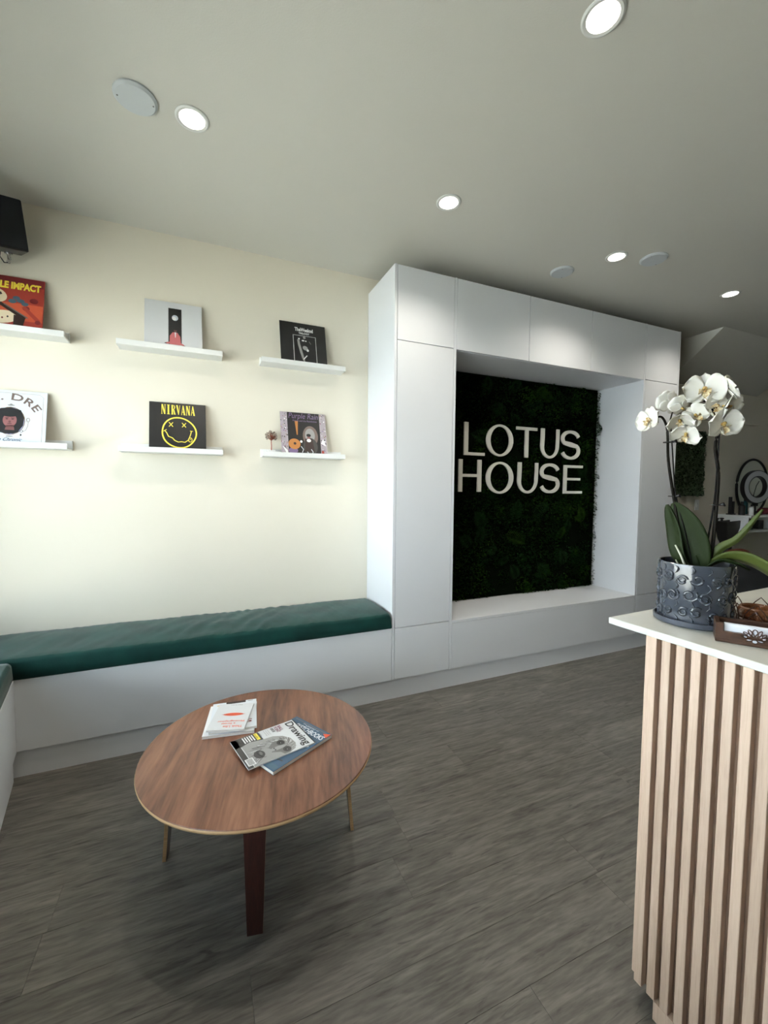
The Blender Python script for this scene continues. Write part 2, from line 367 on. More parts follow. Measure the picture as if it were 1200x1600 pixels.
box('top', WHITE, x1+.001, x4-.001, FY, -.002, HB-.018, HB, t, .001); box('front_panel', WHITE, x1+.002, x4-.002, FY, FY+.018, HP, HB-.020, t, .0008)
box('side_panel', WHITE, x1+.002, x1+.02, FY+.02, -.002, HP, HB-.02, t); box('side_panel', WHITE, x4-.02, x4-.002, FY+.02, -.002, HP, HB-.02, t)
# bench along the back wall and along the left wall
BX = lw(0)
t = thing('bench', 'long white boxed bench under the green cushion along the back wall', 'bench', (-1, FY, 0))
box('front_panel', WHITE, -1.98, -.002, FY, FY+.018, HP, .485, t, .0008); MB().poly([(lw(-.004)+.006, -.003), (-.002, -.003), (-.002, FY+.0185), (lw(FY)+.006, FY+.0185)], .467, .485).build('top', WHITE, t, world=True)
t = thing('bench', 'white boxed bench running along the left wall under the window', 'bench', (-1.9, -1.5, 0))
def lpoly(ya, yb, o0, o1): return [(lw(ya)+o0, ya), (lw(ya)+o1, ya), (lw(yb)+o1, yb), (lw(yb)+o0, yb)]
MB().poly(lpoly(FY-.002, -5.0, .450, .468), HP, .485).build('front_panel', WHITE, t, world=True); MB().poly(lpoly(FY-.002, -5.0, .006, .449), .467, .485).build('top', WHITE, t, world=True)

# cushions: rounded, slightly crowned pads with pulled wrinkles
def cushion(name, fx, L, W, H, nx, ny, amp, label, par=None):
    """fx maps local (a along 0..1, b across 0..1, z) to world"""
    from mathutils import noise as N
    mb = MB(); nz = 8; r = .018; rings = []
    prof = []
    for i in range(7): t_ = i/6*pi/2; prof.append((r-r*sin(t_), r-r*cos(t_)))        # bottom front round -> placeholder
    cross = []
    # cross-section (b in metres across 0..W, z) closed loop
    def rc(cx, cz, a0, a1, n=5): return [(cx+r*cos(R(a0+(a1-a0)*i/n)), cz+r*sin(R(a0+(a1-a0)*i/n))) for i in range(n+1)]
    br = .008
    cross += [(br, 0)]+[(b_, 0) for b_ in (W*.3, W*.6)]+[(W-br, 0), (W, br)]
    cross += [(W, H*.5)]+rc(W-r, H-r, 0, 90)
    cross += [(W-r-(W-2*r)*k/10, H) for k in range(1, 10)]
    cross += rc(r, H-r, 90, 180)+[(0, H*.5), (0, br)]
    for i in range(nx+1):
        a = i/nx; endf = 1.0
        da = min(a, 1-a)*L; sc = 1 if da > r else max(.0, 1-(1-da/r)**2)**.5
        ring = []
        for b_, z_ in cross:
            bb = b_; zz = z_
            if z_ > H*.4:
                e = (z_-H*.4)/(H*.6)
                topness = 1 if z_ >= H-.001 else .5
                crown = .010*(1-(2*b_/W-1)**2)*topness
                p = Vector((a*L, b_*1.0, 0))
                wr = (abs(N.noise(Vector((a*L*19+b_*12, b_*5, 1.3))))*1.3+N.noise(Vector((a*L*31+b_*22, b_*9, 4)))*.5-.3)*amp*topness
                wr *= .35+.9*math.exp(-((a*L-L*.62)/.42)**2)
                wr += N.noise(Vector((a*L*3.1, b_*5, 7)))*.006
                zz = z_+crown*e+wr*e
                bb = b_+N.noise(Vector((a*L*5, z_*8, 3)))*.004
            zc = .012
            zz = zc+(zz-zc)*sc if z_ > zc else z_
            ring.append(fx(a, bb, zz))
        rings.append(ring)
    mb.rings(rings)
    o = mb.build(name, VELVET, par, smooth=True)
    return tag(o, label, 'cushion')
xl = -2.42
def fb(a, b, z):
    x = xl+(-.004-xl)*a; k = (x-(lw(-b)+.01)); x = max(x, lw(-b)+.012)
    return (x, -b-.003, .4855+z)
cushion('bench_cushion', fb, -.004-xl, .472, .098, 260, 8, .008, 'long dark green velvet seat cushion running along the back wall')
def fl(a, b, z):
    y = -.480-4.4*a; return (lw(y)+.012+b, y, .4855+z)
cushion('bench_cushion', fl, 4.4, .455, .098, 150, 8, .006, 'dark green velvet seat cushion on the bench along the left wall')

# ---------------------------------------------------------------- planted wall and sign
t = thing('planted_wall', 'near-black green panel of moss and ferns filling the white alcove', 'plant wall', (1.4, -.03, HB))
MB().box(x1+.004, x4-.03, -.035, -.003, HB+.004, HA-.004).build('backing_board', MOSSB, t, world=True)
def leafy(mb, p, n, size, wid, m, spin):
    """a folded two-facet leaf at p pointing along n"""
    n = n.normalized(); s_ = Vector((cos(spin), sin(spin)*.3, sin(spin))).cross(n)
    if s_.length < .05: s_ = Vector((1, 0, 0)).cross(n)
    s_.normalize(); up_ = n.cross(s_)
    a = p; b = p+n*size; c = p+n*size*.5+s_*wid+up_*wid*.4; d = p+n*size*.5-s_*wid+up_*wid*.4
    mb.add([a, c, b, d], [(0, 1, 2), (0, 2, 3)], m)
ms = MB(); rnd = random.Random(3)
clumps = [(rnd.uniform(x1, x4-.05), rnd.uniform(HB, HA), rnd.uniform(.05, .16), rnd.random()) for _ in range(240)]
for cx, cz, cr, q in clumps:
    mi = 0 if q < .62 else (1 if q < .84 else 2)
    for _ in range(int(60+cr*700)):
        rr = cr*rnd.random()**.5; th = rnd.uniform(0, 2*pi); x = cx+rr*cos(th); z = cz+rr*sin(th)
        if not (x1+.008 < x < x4-.035 and HB+.006 < z < HA-.012): continue
        dep = .035+.035*(1-(rr/cr)**2)*(.5+.5*rnd.random())
        n = Vector((rnd.uniform(-1, 1), -rnd.uniform(.2, 1.1), rnd.uniform(-1, 1)))
        leafy(ms, Vector((x, -dep+.01, z)), n, rnd.uniform(.012, .034), rnd.uniform(.004, .010), mi, rnd.uniform(0, 6))
for _ in range(420):     # ragged right-hand and bottom fringe
    z = rnd.uniform(HB+.01, HA-.02); leafy(ms, Vector((x4-.045, -rnd.uniform(.02, .07), z)), Vector((1, -rnd.uniform(0, .6), rnd.uniform(-1, .6))), rnd.uniform(.010, .028), .004, 0, rnd.uniform(0, 6))
# clip fringe to the alcove
ms.v = [(min(max(v[0], x1+.002), x4-.003), min(v[1], -.004), min(max(v[2], HB+.002), HA-.003)) for v in ms.v]
mo = ms.build('moss', [MOSS, MOSS2, MOSS3], t, world=True, fix=False); mo['kind'] = 'stuff'
def fern(p, d, L, par, m, drop=.25):
    mb = MB(); d = d.normalized(); side = d.cross(Vector((0, -1, 0))).normalized(); pts = []
    N_ = 15
    for i in range(N_+1):
        a = i/N_; pts.append(p+d*L*a+Vector((0, -.03*sin(a*pi*.8)+.01*a, -drop*L*a*a)))
    mb.tube(pts, [.0016*(1-.7*i/N_) for i in range(N_+1)], 5)
    for i in range(1, N_):
        a = i/N_; ll = L*.34*sin(pi*min(1, a*.85+.18))*(1-a*.35)
        for sg in (-1, 1):
            q = pts[i]; tip = q+side*sg*ll+d*ll*.35+Vector((0, -.006, -ll*.12)); mid = (q+tip)/2; ww = L*.022
            mb.add([q, mid+d*ww+Vector((0, -.003, 0)), tip, mid-d*ww+Vector((0, -.003, 0))], [(0, 1, 2), (0, 2, 3)])
    mb.v = [(min(max(v[0], x1+.003), x4-.003), min(v[1], -.01), min(max(v[2], HB+.003), HA-.004)) for v in mb.v]
    return mb.build('fern_frond', m, par, world=True, fix=False)
for i in range(34):
    x = rnd.uniform(x1+.12, x4-.14); z = rnd.uniform(HB+.1, HA-.1)
    if 1.36 < z < 1.97 and i % 3: z = rnd.choice([rnd.uniform(2.0, HA-.1), rnd.uniform(HB+.1, 1.3)])
    th = rnd.uniform(-.6, pi+.6); fern(Vector((x, -.055, z)), Vector((cos(th), 0, sin(th)+.3)), rnd.uniform(.14, .26), t, rnd.choice([MOSS2, MOSS2, MOSS3]))
for z, L in ((2.02, .10), (1.86, .09), (1.55, .1), (1.25, .08), (.98, .08)): fern(Vector((x4-.11, -.06, z)), Vector((1, 0, -.1)), L, t, MOSS2)

sg = thing('wall_sign', 'off-white raised letters reading LOTUS HOUSE on the dark green panel', 'sign', (1.4, -.1, 1.66))
YA, YB = -.095, -.083
KL = (2.9487-.095)/(2.9487-.12)
def kx(x): return -1.1329+(x+1.1329)*KL
def kz(z): return 1.4135+(z-1.4135)*KL
def lmesh(quads_or_polys, L, n=None):
    mb = MB()
    for q in quads_or_polys: mb.poly([(p[0], p[1]) for p in q], YA, YB, ax='y')
    mb.v = [(kx(v[0]), v[1], kz(v[2])) for v in mb.v]
    return mb.build('letter', SIGN, sg, world=True)
def quad(a, b, c, d): return [(a, b), (c, b), (c, d), (a, d)]
def ering(cx, cz, rx, rz, ix, iz, n=48):
    out = arc(cx, cz, rx, rz, 0, 360, n); inn = arc(cx, cz, ix, iz, 0, 360, n)
    mb = MB(); k = n
    vs = [(p[0], YA, p[1]) for p in out[:k]]+[(p[0], YA, p[1]) for p in inn[:k]]+[(p[0], YB, p[1]) for p in out[:k]]+[(p[0], YB, p[1]) for p in inn[:k]]
    fs = []
    for i in range(k):
        j = (i+1) % k; fs += [(i, j, k+j, k+i), (2*k+i, 3*k+i, 3*k+j, 2*k+j), (i, 2*k+i, 2*k+j, j), (k+i, k+j, 3*k+j, 3*k+i)]
    mb.add([(kx(v[0]), v[1], kz(v[2])) for v in vs], fs)
    return mb.build('letter', SIGN, sg, world=True, smooth='auto')
def strip(pts, ws, pin):
    q, L, Rr = rib(pts, ws); out = L+list(reversed(Rr)); mb = MB(); n = len(pts)
    vs = [(p[0], YA, p[1]) for p in L]+[(p[0], YA, p[1]) for p in Rr]+[(p[0], YB, p[1]) for p in L]+[(p[0], YB, p[1]) for p in Rr]; fs = []
    for i in range(n-1):
        j = i+1; fs += [(i, j, n+j, n+i), (2*n+i, 3*n+i, 3*n+j, 2*n+j), (i, 2*n+i, 2*n+j, j), (n+i, n+j, 3*n+j, 3*n+i)]
    fs += [(0, n, 3*n, 2*n), (n-1, 3*n-1, 4*n-1, 2*n-1)]
    mb.add([(kx(v[0]), v[1], kz(v[2])) for v in vs], fs)
    return mb.build('letter', SIGN, sg, world=True, smooth='auto')
def letU(a, b, z0, z1):
    a += .003; rx = (b-a-.040)/2; cx = (a+b)/2; cz = z0+rx*1.05+.012
    pts = [(a+.027, z1), (a+.027, (z1+cz)/2)]+[(cx-(rx-.003)*cos(R(q)), cz-rx*1.05*sin(R(q))) for q in range(0, 181, 10)]+[(b-.02, (z1+cz)/2), (b-.02, z1)]
    ws = [.039, .039]+[.039-.014*sin(R(q))-.007*(q/180) for q in range(0, 181, 10)]+[.032, .032]
    return strip(pts, ws, (a+.027, z1-.04))
def letS(a, b, z0, z1):
    cx = (a+b)/2; w_ = (b-a)/2-.016; h = (z1-z0); rz = h*.235
    t_ = []
    for q in range(15, 100, 12): t_.append((cx+w_*cos(R(q)), z1-.014-rz+rz*sin(R(q)), .024+.010*abs(cos(R(q)))))
    for q in range(110, 220, 12): t_.append((cx-.004+(w_-.004)*cos(R(q)), z1-.014-rz+rz*sin(R(q)), .023+.013*abs(cos(R(q)))))
    t_.append((cx, (z0+z1)/2+.004, .042))
    for q in range(40, -95, -12): t_.append((cx+.002+w_*cos(R(q)), z0+.014+rz*1.06+rz*1.06*sin(R(q)), .023+.013*abs(cos(R(q)))))
    for q in range(-104, -172, -12): t_.append((cx+w_*cos(R(q)), z0+.014+rz*1.06+rz*1.06*sin(R(q)), .024+.010*abs(cos(R(q)))))
    return strip([(p[0], p[1]) for p in t_], [p[2] for p in t_], t_[len(t_)//2][:2])
lmesh([[(.776, 1.6815), (.976, 1.6815), (.976, 1.705), (.814, 1.705), (.814, 1.943), (.776, 1.943)]], (.8, 1.8))
ering(1.127, 1.8135, .137, .131, .096, .114)
lmesh([[(1.391, 1.683), (1.428, 1.683), (1.428, 1.915), (1.522, 1.915), (1.522, 1.940), (1.297, 1.940), (1.297, 1.915), (1.391, 1.915)]], (1.41, 1.8))
letU(1.557, 1.781, 1.683, 1.942); letS(1.803, 2.028, 1.681, 1.944)
lmesh([[(.729, 1.389), (.765, 1.389), (.765, 1.508), (.910, 1.508), (.910, 1.389), (.948, 1.389), (.948, 1.648), (.910, 1.648), (.910, 1.532), (.765, 1.532), (.765, 1.648), (.729, 1.648)]], (.75, 1.6))
ering(1.135, 1.506, .140, .132, .098, .114)
letU(1.312, 1.548, 1.375, 1.641); letS(1.570, 1.792, 1.377, 1.643)
lmesh([[(1.843, 1.376), (2.072, 1.376), (2.072, 1.399), (1.880, 1.399), (1.880, 1.496), (2.045, 1.496), (2.045, 1.518), (1.880, 1.518), (1.880, 1.609), (2.072, 1.609), (2.072, 1.632), (1.843, 1.632)]], (1.865, 1.5))
for o in [x for x in bpy.data.objects if x.parent == sg]: pass

# ---------------------------------------------------------------- picture ledges and record sleeves
ZU, ZL = 2.221, 1.615
def ledge(xa, zb, label):
    t = thing('picture_ledge', label, 'shelf', (xa, 0, zb), group='white picture ledges')
    L = .564
    MB().box(0, L, -.012, -.001, .0, .055).build('back_plate', WHITE2, t, bevel=.001)
    MB().box(.0005, L-.0005, -.108, -.012, .0, .010).build('shelf_board', WHITE2, t, bevel=.0008)
    MB().box(0, L, -.120, -.108, .0, .031).build('front_lip', WHITE2, t, bevel=.001)
    return t
ledge(-2.379, ZU, 'white picture ledge of the upper row holding the red sleeve'); ledge(-1.574, ZU, 'white picture ledge of the upper row holding the white sleeve'); ledge(-.776, ZU, 'white picture ledge of the upper row holding the black sleeve')
ledge(-2.383, ZL, 'white picture ledge of the lower row at the left photo edge'); ledge(-1.578, ZL, 'white picture ledge of the lower row under the smiley sleeve'); ledge(-.776, ZL, 'white picture ledge of the lower row with the tiny tree ornament')
S = .313
def sleeve(x, zb, label, face, edge=None):
    t = thing('record_sleeve', label, 'record sleeve', (x, -.098, zb+.0115), (-R(14.6), 0, 0), group='record sleeves on the ledges')
    MB().box(0, S, 0, .004, 0, S).build('cover', [face], t, bevel=.0008, seg=1)
    return t, Print(lambda u, v, h: (u*S, -.0003*h, v*S))
# 1 red sleeve
t, p = sleeve(-2.229, ZU, 'red record sleeve with yellow block lettering, cards and chips', P_RED)
p.rect(.01, .84, .99, .99, P_DRED).rect(.01, .18, .99, .5, P_ORG, 1)
p.text('DOUBLE IMPACT', .06, .76, .95, .90, P_YEL, 3, bold=.05)
for cx, cy, rx, ry, rot, m in ((.30, .62, .20, .14, -.3, P_CREAM), (.45, .22, .21, .12, .15, P_CREAM), (.62, .60, .05, .035, 0, P_TEAL), (.68, .55, .055, .035, 0, P_TEAL), (.57, .53, .055, .04, 0, P_TEAL), (.74, .50, .05, .035, 0, P_TEAL), (.86, .58, .06, .05, 0, P_DRED), (.76, .42, .05, .045, 0, P_DRED)): p.ell(cx, cy, rx, ry, m, 2, rot=rot)
for cx, cy, m in ((.24, .63, P_BLK), (.31, .60, P_DRED), (.36, .66, P_BLK), (.30, .68, P_BLK), (.38, .25, P_BLK), (.45, .20, P_DRED), (.52, .23, P_BLK), (.33, .2, P_BLK)): p.ell(cx, cy, .014, .018, m, 3, n=8)
p.line([(.40, .47), (.75, .22)], .055, P_DBR, 4).line([(.46, .46), (.79, .24)], .02, P_GREY, 5).shape([(.60, .28), (.76, .24), (.72, .02), (.60, .02)], P_DBR, 4)
p.line([(.12, .50), (.42, .66)], .05, P_DBR, 4).line([(.72, .45), (.94, .20)], .06, P_RED, 3).ell(.93, .18, .04, .04, P_DRED, 4)
p.build('printed_picture', t)
# 2 white sleeve with a dark doorway strip
t, p = sleeve(-1.437, ZU, 'plain white record sleeve with narrow dark doorway and pink seated figure', P_LGREY)
p.rect(.405, .10, .635, .87, P_BLK, 1).ell(.52, .67, .055, .06, P_SILV, 2).ell(.505, .655, .035, .04, P_WHT, 3)
p.shape([(.425, .10), (.43, .28), (.48, .36), (.56, .36), (.61, .28), (.625, .10)], P_PINK, 2).ell(.525, .40, .026, .036, P_SKIN2, 3).ell(.525, .425, .028, .022, P_BLK, 4).shape([(.51, .36), (.54, .36), (.53, .25), (.52, .25)], P_WHT, 4)
p.line([(.37, .115), (.45, .14), (.52, .12), (.60, .14), (.67, .10)], .035, P_PINK, 3).ell(.36, .115, .02, .012, P_SKIN2, 4).ell(.68, .09, .02, .012, P_SKIN2, 4)
p.build('printed_picture', t)
# 3 black sleeve, white outlined photo
t, p = sleeve(-.647, ZU, 'black record sleeve with white outlined photograph and small white title', P_BLK)
p.text('TheWeeknd', .32, .80, .72, .89, P_WHT, 2, bold=.04).text('TRILOGY', .40, .735, .64, .78, P_WHT, 2, bold=.03)
q = [(.28, .06), (.28, .70), (.77, .70), (.77, .06), (.28, .06)]; p.line(q, .012, P_WHT, 2)
p.line([(.385, .60), (.40, .48), (.44, .30), (.47, .18), (.50, .08)], [.05, .05, .055, .05, .03], P_MGREY, 2).line([(.385, .62), (.42, .62)], .03, P_WHT, 3)
p.ell(.52, .66, .03, .03, P_MGREY, 3).ell(.49, .585, .03, .018, P_WHT, 3).ell(.55, .58, .018, .014, P_WHT, 3).ell(.53, .41, .06, .05, P_MGREY, 3, rot=-.6).ell(.58, .36, .025, .03, P_WHT, 4).line([(.48, .14), (.56, .24)], .02, P_WHT, 3).line([(.62, .58), (.66, .52)], .018, P_GREY, 3)
p.build('printed_picture', t)
# 4 pale sleeve, oval portrait
t, p = sleeve(-2.236, ZL, 'pale record sleeve with oval portrait under arched serif title', P_PALE)
q = [(.06, .04), (.06, .90), (.11, .95), (.89, .95), (.945, .90), (.945, .04)]; p.line(q, .004, P_GOLD, 1)
def arcf(a0, a1, rad, hh, cx=.5, cy=.02):
    def f(a, b):
        th = R(a0+(a1-a0)*a); rr = rad+b*hh; return (cx+rr*cos(th), cy+rr*sin(th)*.98)
    return f
p.text('DR. DRE', 0, 0, 0, 0, P_TAUPE, 2, bold=.02, f=arcf(150, 28, .40, .13, .47, .43), space=1.1)
p.ell(.50, .44, .205, .255, P_GOLD, 2).ell(.50, .44, .195, .245, P_LILAC, 3)
p.shape([(.34, .23), (.35, .42), (.31, .55), (.36, .66), (.50, .685), (.64, .64), (.69, .50), (.68, .36), (.62, .25), (.50, .2)], P_BLK, 4)
p.ell(.495, .45, .095, .125, P_SKIN, 5).ell(.49, .555, .115, .045, P_BLK, 6).shape([(.43, .24), (.45, .36), (.55, .36), (.57, .25)], P_SKIN2, 5).shape([(.34, .23), (.42, .27), (.58, .27), (.64, .25), (.55, .205), (.45, .205)], P_BLK, 6)
for ex in (.455, .535): p.ell(ex, .47, .018, .009, P_DBR, 7).line([(ex-.025, .492), (ex+.025, .492)], .008, P_DBR, 7)
p.ell(.495, .42, .017, .02, P_SKIN2, 7).ell(.495, .385, .032, .012, P_SKIN2, 8)
p.ell(.50, .725, .05, .012, P_MGREY, 2).ell(.50, .735, .02, .018, P_MGREY, 2).ell(.50, .16, .05, .012, P_MGREY, 2)
p.ring(.745, .47, .022, .035, .008, P_GOLD, 3).line([(.75, .43), (.745, .36), (.72, .28), (.68, .25)], .006, P_GOLD, 3).ring(.66, .26, .02, .02, .008, P_DGREY, 3).ell(.655, .19, .012, .02, P_DGREY, 3)
p.text('the Chronic', .28, .075, .66, .135, P_NAVY, 2, bold=.01, shear=.03)
p.build('printed_picture', t)
# 5 black sleeve with the yellow face
t, p = sleeve(-1.425, ZL, 'black record sleeve with yellow outlined smiling face and serif title', P_BLK)
def serif(p, word, x0, y0, x1, y1, m):
    n = len(word); adv = (x1-x0)/n
    for i, ch in enumerate(word):
        a = x0+adv*i+adv*.06; b = x0+adv*(i+1)-adv*.06; ww = b-a; H_ = y1-y0; T = ww*.30; th = ww*.10; sh = H_*.045
        Q = lambda u0, v0, u1, v1, hh=3: p.rect(a+u0*ww, y0+v0*H_, a+u1*ww, y0+v1*H_, m, hh)
        if ch == 'N':
            Q(.08, 0, .20, 1); Q(.80, 0, .92, 1, 4); p.shape([(a+.05*ww, y1), (a+.38*ww, y1), (a+.95*ww, y0), (a+.66*ww, y0)], m, 5); Q(0, 0, .3, .05); Q(.72, .95, 1, 1)
        if ch == 'I': Q(.32, 0, .68, 1); Q(.18, 0, .82, .05, 4); Q(.18, .95, .82, 1, 4)
        if ch == 'R':
            Q(.08, 0, .40, 1); Q(0, 0, .5, .05, 4); p.line(arc(a+.45*ww, y0+.76*H_, .34*ww, .215*H_, 90, -90, 10), [.05*ww+.15*ww*sin(pi*k/10) for k in range(11)], m, 4); p.shape([(a+.42*ww, y0+.54*H_), (a+.66*ww, y0+.54*H_), (a+1.0*ww, y0), (a+.68*ww, y0)], m, 5)
        if ch == 'V': p.shape([(a, y1), (a+.36*ww, y1), (a+.62*ww, y0+.2*H_), (a+.5*ww, y0)], m, 3); p.shape([(a+.5*ww, y0), (a+.62*ww, y0+.02*H_), (a+.92*ww, y1), (a+.80*ww, y1)], m, 4)
        if ch == 'A': p.shape([(a+.38*ww, y1), (a+.58*ww, y1), (a+.98*ww, y0), (a+.62*ww, y0)], m, 3); p.shape([(a+.05*ww, y0), (a+.17*ww, y0), (a+.52*ww, y1), (a+.42*ww, y1)], m, 4); Q(.22, .28, .72, .34, 5)
serif(p, 'NIRVANA', .20, .755, .81, .955, P_YEL)
c_ = []
for i in range(41):
    th = 2*pi*i/40; c_.append((.52+.30*cos(th)*(1+.02*cos(3*th)), .385+.31*sin(th)*(1-.03*sin(2*th))))
p.line(c_, .026, P_YEL, 2)
for ex, ey in ((.375, .545), (.605, .545)): p.line([(ex-.035, ey-.045), (ex+.035, ey+.045)], .014, P_YEL, 3).line([(ex-.035, ey+.045), (ex+.035, ey-.045)], .014, P_YEL, 4)
p.line([(.265, .42), (.30, .37), (.33, .30), (.40, .27), (.44, .22), (.50, .19), (.56, .20), (.62, .19), (.68, .24), (.71, .32), (.73, .39), (.735, .43)], .015, P_YEL, 3)
p.line([(.245, .40), (.30, .44)], .012, P_YEL, 4).line([(.71, .43), (.765, .425)], .012, P_YEL, 4).ring(.715, .245, .032, .045, .012, P_YEL, 4).line([(.715, .27), (.715, .24)], .01, P_YEL, 5)
p.build('printed_picture', t)
# 6 dark sleeve with mottled side borders
t, p = sleeve(-.647, ZL, 'dark record sleeve with mottled mauve borders and purple script title', P_DBR)
p.rect(.0, 0, .15, 1, P_MAUVE, 1).rect(.86, 0, 1, 1, P_MAUVE, 1).rect(.15, 0, .86, 1, P_BLK, 1)
rr = random.Random(5)
for _ in range(120):
    x = rr.choice([rr.uniform(.01, .14), rr.uniform(.87, .99)]); y = rr.random(); m = rr.choice([P_DGREY, P_WHT, P_DGREY, P_MAG, P_GOLD, P_PURP]); p.ell(x, min(max(y, .02), .98), rr.uniform(.004, .016), rr.uniform(.005, .018), m, 2+rr.random(), n=7, rot=rr.random()*3)
p.ell(.90, .10, .03, .04, P_RED, 4, n=9).shape([(.87, .30), (.92, .42), (.98, .24)], P_WHT, 4).shape([(.02, .22), (.13, .12), (.12, .02)], P_WHT, 4)
p.text('Purple Rain', .17, .82, .82, .985, P_PURP, 3, bold=-.005, shear=.03).text('Prince and the Revolution', .27, .79, .80, .83, P_PURP, 3)
p.ell(.64, .46, .17, .24, P_TAUPE, 2).ell(.63, .48, .11, .16, P_MGREY, 2.5).ell(.63, .22, .16, .20, P_DGREY, 2.7)
p.shape([(.31, .80), (.38, .80), (.36, .48), (.34, .48)], P_AMB, 3).ell(.28, .27, .13, .12, P_AMB, 3).ell(.25, .12, .10, .07, P_PURP, 2.8).ell(.29, .28, .03, .03, P_DBR, 4)
p.ell(.60, .44, .035, .045, P_SKIN, 4).ell(.60, .48, .05, .035, P_BLK, 5).shape([(.52, .40), (.68, .40), (.72, .10), (.50, .10)], P_DBR, 3.4).ell(.60, .36, .05, .04, P_WHT, 4.5, n=9).ell(.43, .33, .025, .03, P_WHT, 4, n=8)
for pts in ([(.42, .22), (.47, .15), (.44, .08)], [(.64, .16), (.68, .1), (.66, .05)], [(.55, .1), (.6, .04)]): p.line(pts, .016, P_SILV, 5)
p.build('printed_picture', t)

# tiny wire tree ornament on the lower right ledge
t = thing('tree_ornament', 'tiny brown beaded tree ornament on white base beside the purple-titled sleeve', 'ornament', (-.712, -.068, ZL+.0105))
MB().box(-.027, .027, -.018, .018, 0, .033).build('base', WHITE2, t, bevel=.004)
mb = MB(); mb.tube([(0, 0, .029), (.001, 0, .06), (0, 0, .085), (0, 0, .115)], [.0035, .003, .003, .002], 8)
rr = random.Random(2); tips = []
for i in range(80):
    th = rr.uniform(0, 2*pi); ph = rr.uniform(-.7, 1.4); rad = rr.uniform(.024, .040)
    q = Vector((rad*cos(th)*cos(ph), rad*sin(th)*cos(ph), .125+rad*sin(ph)*.95)); tips.append(q)
    mb.tube([(0, 0, .095+.01*rr.random()), q*.5+Vector((0, 0, .055)), q], .0011, 4)
mb.build('wire_branches', mat('copper_wire', (150, 84, 66), .4, metal=.6), t)
mb = MB()
for q in tips: mb.lathe([(.0005, -.005), (.004, -.003), (.0058, 0), (.004, .003), (.0005, .005)], q, 7)
b_ = mb.build('beads', mat('brown_beads', (74, 52, 44), .3, c2=(190, 176, 160), nscale=160, coat=.4), t); b_['kind'] = 'stuff'

# wall speaker
t = thing('wall_speaker', 'black angled speaker on a bracket high in the left corner', 'speaker', (-2.040, -.150, 2.735), (R(10), R(-7), R(22)))
mb = MB(); mb.poly([(-.075, -.065), (.075, -.065), (.058, .055), (-.058, .055)], -.118, .118); mb.build('cabinet', BLACK, t, bevel=.008, seg=3)
mb = MB(); mb.poly([(-.070, -.073), (.070, -.073), (.070, -.0655), (-.070, -.0655)], -.112, .112); mb.build('grille', GRILLE, t, bevel=.003)
mb = MB(); mb.tube([(0, .03, -.117), (0, .03, -.150), (0, .07, -.158), (0, .102, -.150)], .008, 8); mb.lathe([(.018, -.008), (.018, .0)], (0, .03, -.118), 16); mb.build('bracket', CHROME, t, smooth='auto')
mb = MB(); mb.tube([(-.03, .045, -.115), (-.035, .05, -.14), (-.02, .06, -.165), (.0, .07, -.16), (.01, .07, -.13)], .003, 6); mb.build('cable', BLACK, t, smooth=True)

# ---------------------------------------------------------------- ceiling fittings
def downlight(x, y, label, watts=9):
    t = thing('downlight', label, 'ceiling light', (x, y, CZ), group='round recessed ceiling lights')
    n = 40; mb = MB(); mb.rings([[(r*cos(2*pi*j/n), r*sin(2*pi*j/n), z) for j in range(n)] for r, z in ((.050, -.0005), (.050, -.004), (.060, -.006), (.066, -.003), (.066, -.0005))], 0, caps=False)
    mb.build('trim_ring', TRIMR, t, smooth='auto')
    MB().lathe([(.0498, -.0006), (.0498, -.0035)], n=40).build('diffuser', LAMPM, t)
    l = bpy.data.lights.new('lamp', 'SPOT'); l.energy = watts; l.spot_size = R(136); l.spot_blend = 1; l.shadow_soft_size = .04; l.color = (1, .93, .82)
    ob = bpy.data.objects.new('lamp', l); COL.objects.link(ob); ob.parent = t; ob.location = (0, 0, -.05)
    return t
LAMPW = 44
downlight(-1.151, -.942, 'lit round ceiling light beside the pale round plate at the left', LAMPW)
downlight(.098, -.937, 'lit round ceiling light in front of the tall white cabinet', LAMPW)
downlight(1.385, -.935, 'lit round ceiling light between the two far pale round plates', LAMPW)
downlight(2.66, -.930, 'farthest lit round ceiling light, near the slanted soffit', LAMPW*.8)
downlight(.079, -1.897, 'largest lit round ceiling light at the top edge, nearest the camera', LAMPW)
def plate(x, y, r, label, rz=0):
    t = thing('ceiling_plate', label, 'cover plate', (x, y, CZ), (0, 0, rz), group='pale blank round plates on the ceiling')
    MB().lathe([(r, -.0005), (r, -.006), (r-.009, -.013), (.001, -.013)], n=40).build('disc', PLATE, t, smooth='auto')
    for sx in (-1, 1): MB().lathe([(.003, -.0132), (.003, -.0142), (.0005, -.0145)], (sx*(r-.016), 0, 0), 10).build('screw', P_GREY, t)
plate(-1.354, -.957, .078, 'pale round blank plate beside the leftmost ceiling light', .0); plate(1.207, -.649, .078, 'pale round blank plate near the cabinets above the alcove', .8); plate(1.63, -1.018, .082, 'pale round blank plate right of the far ceiling light', .4)

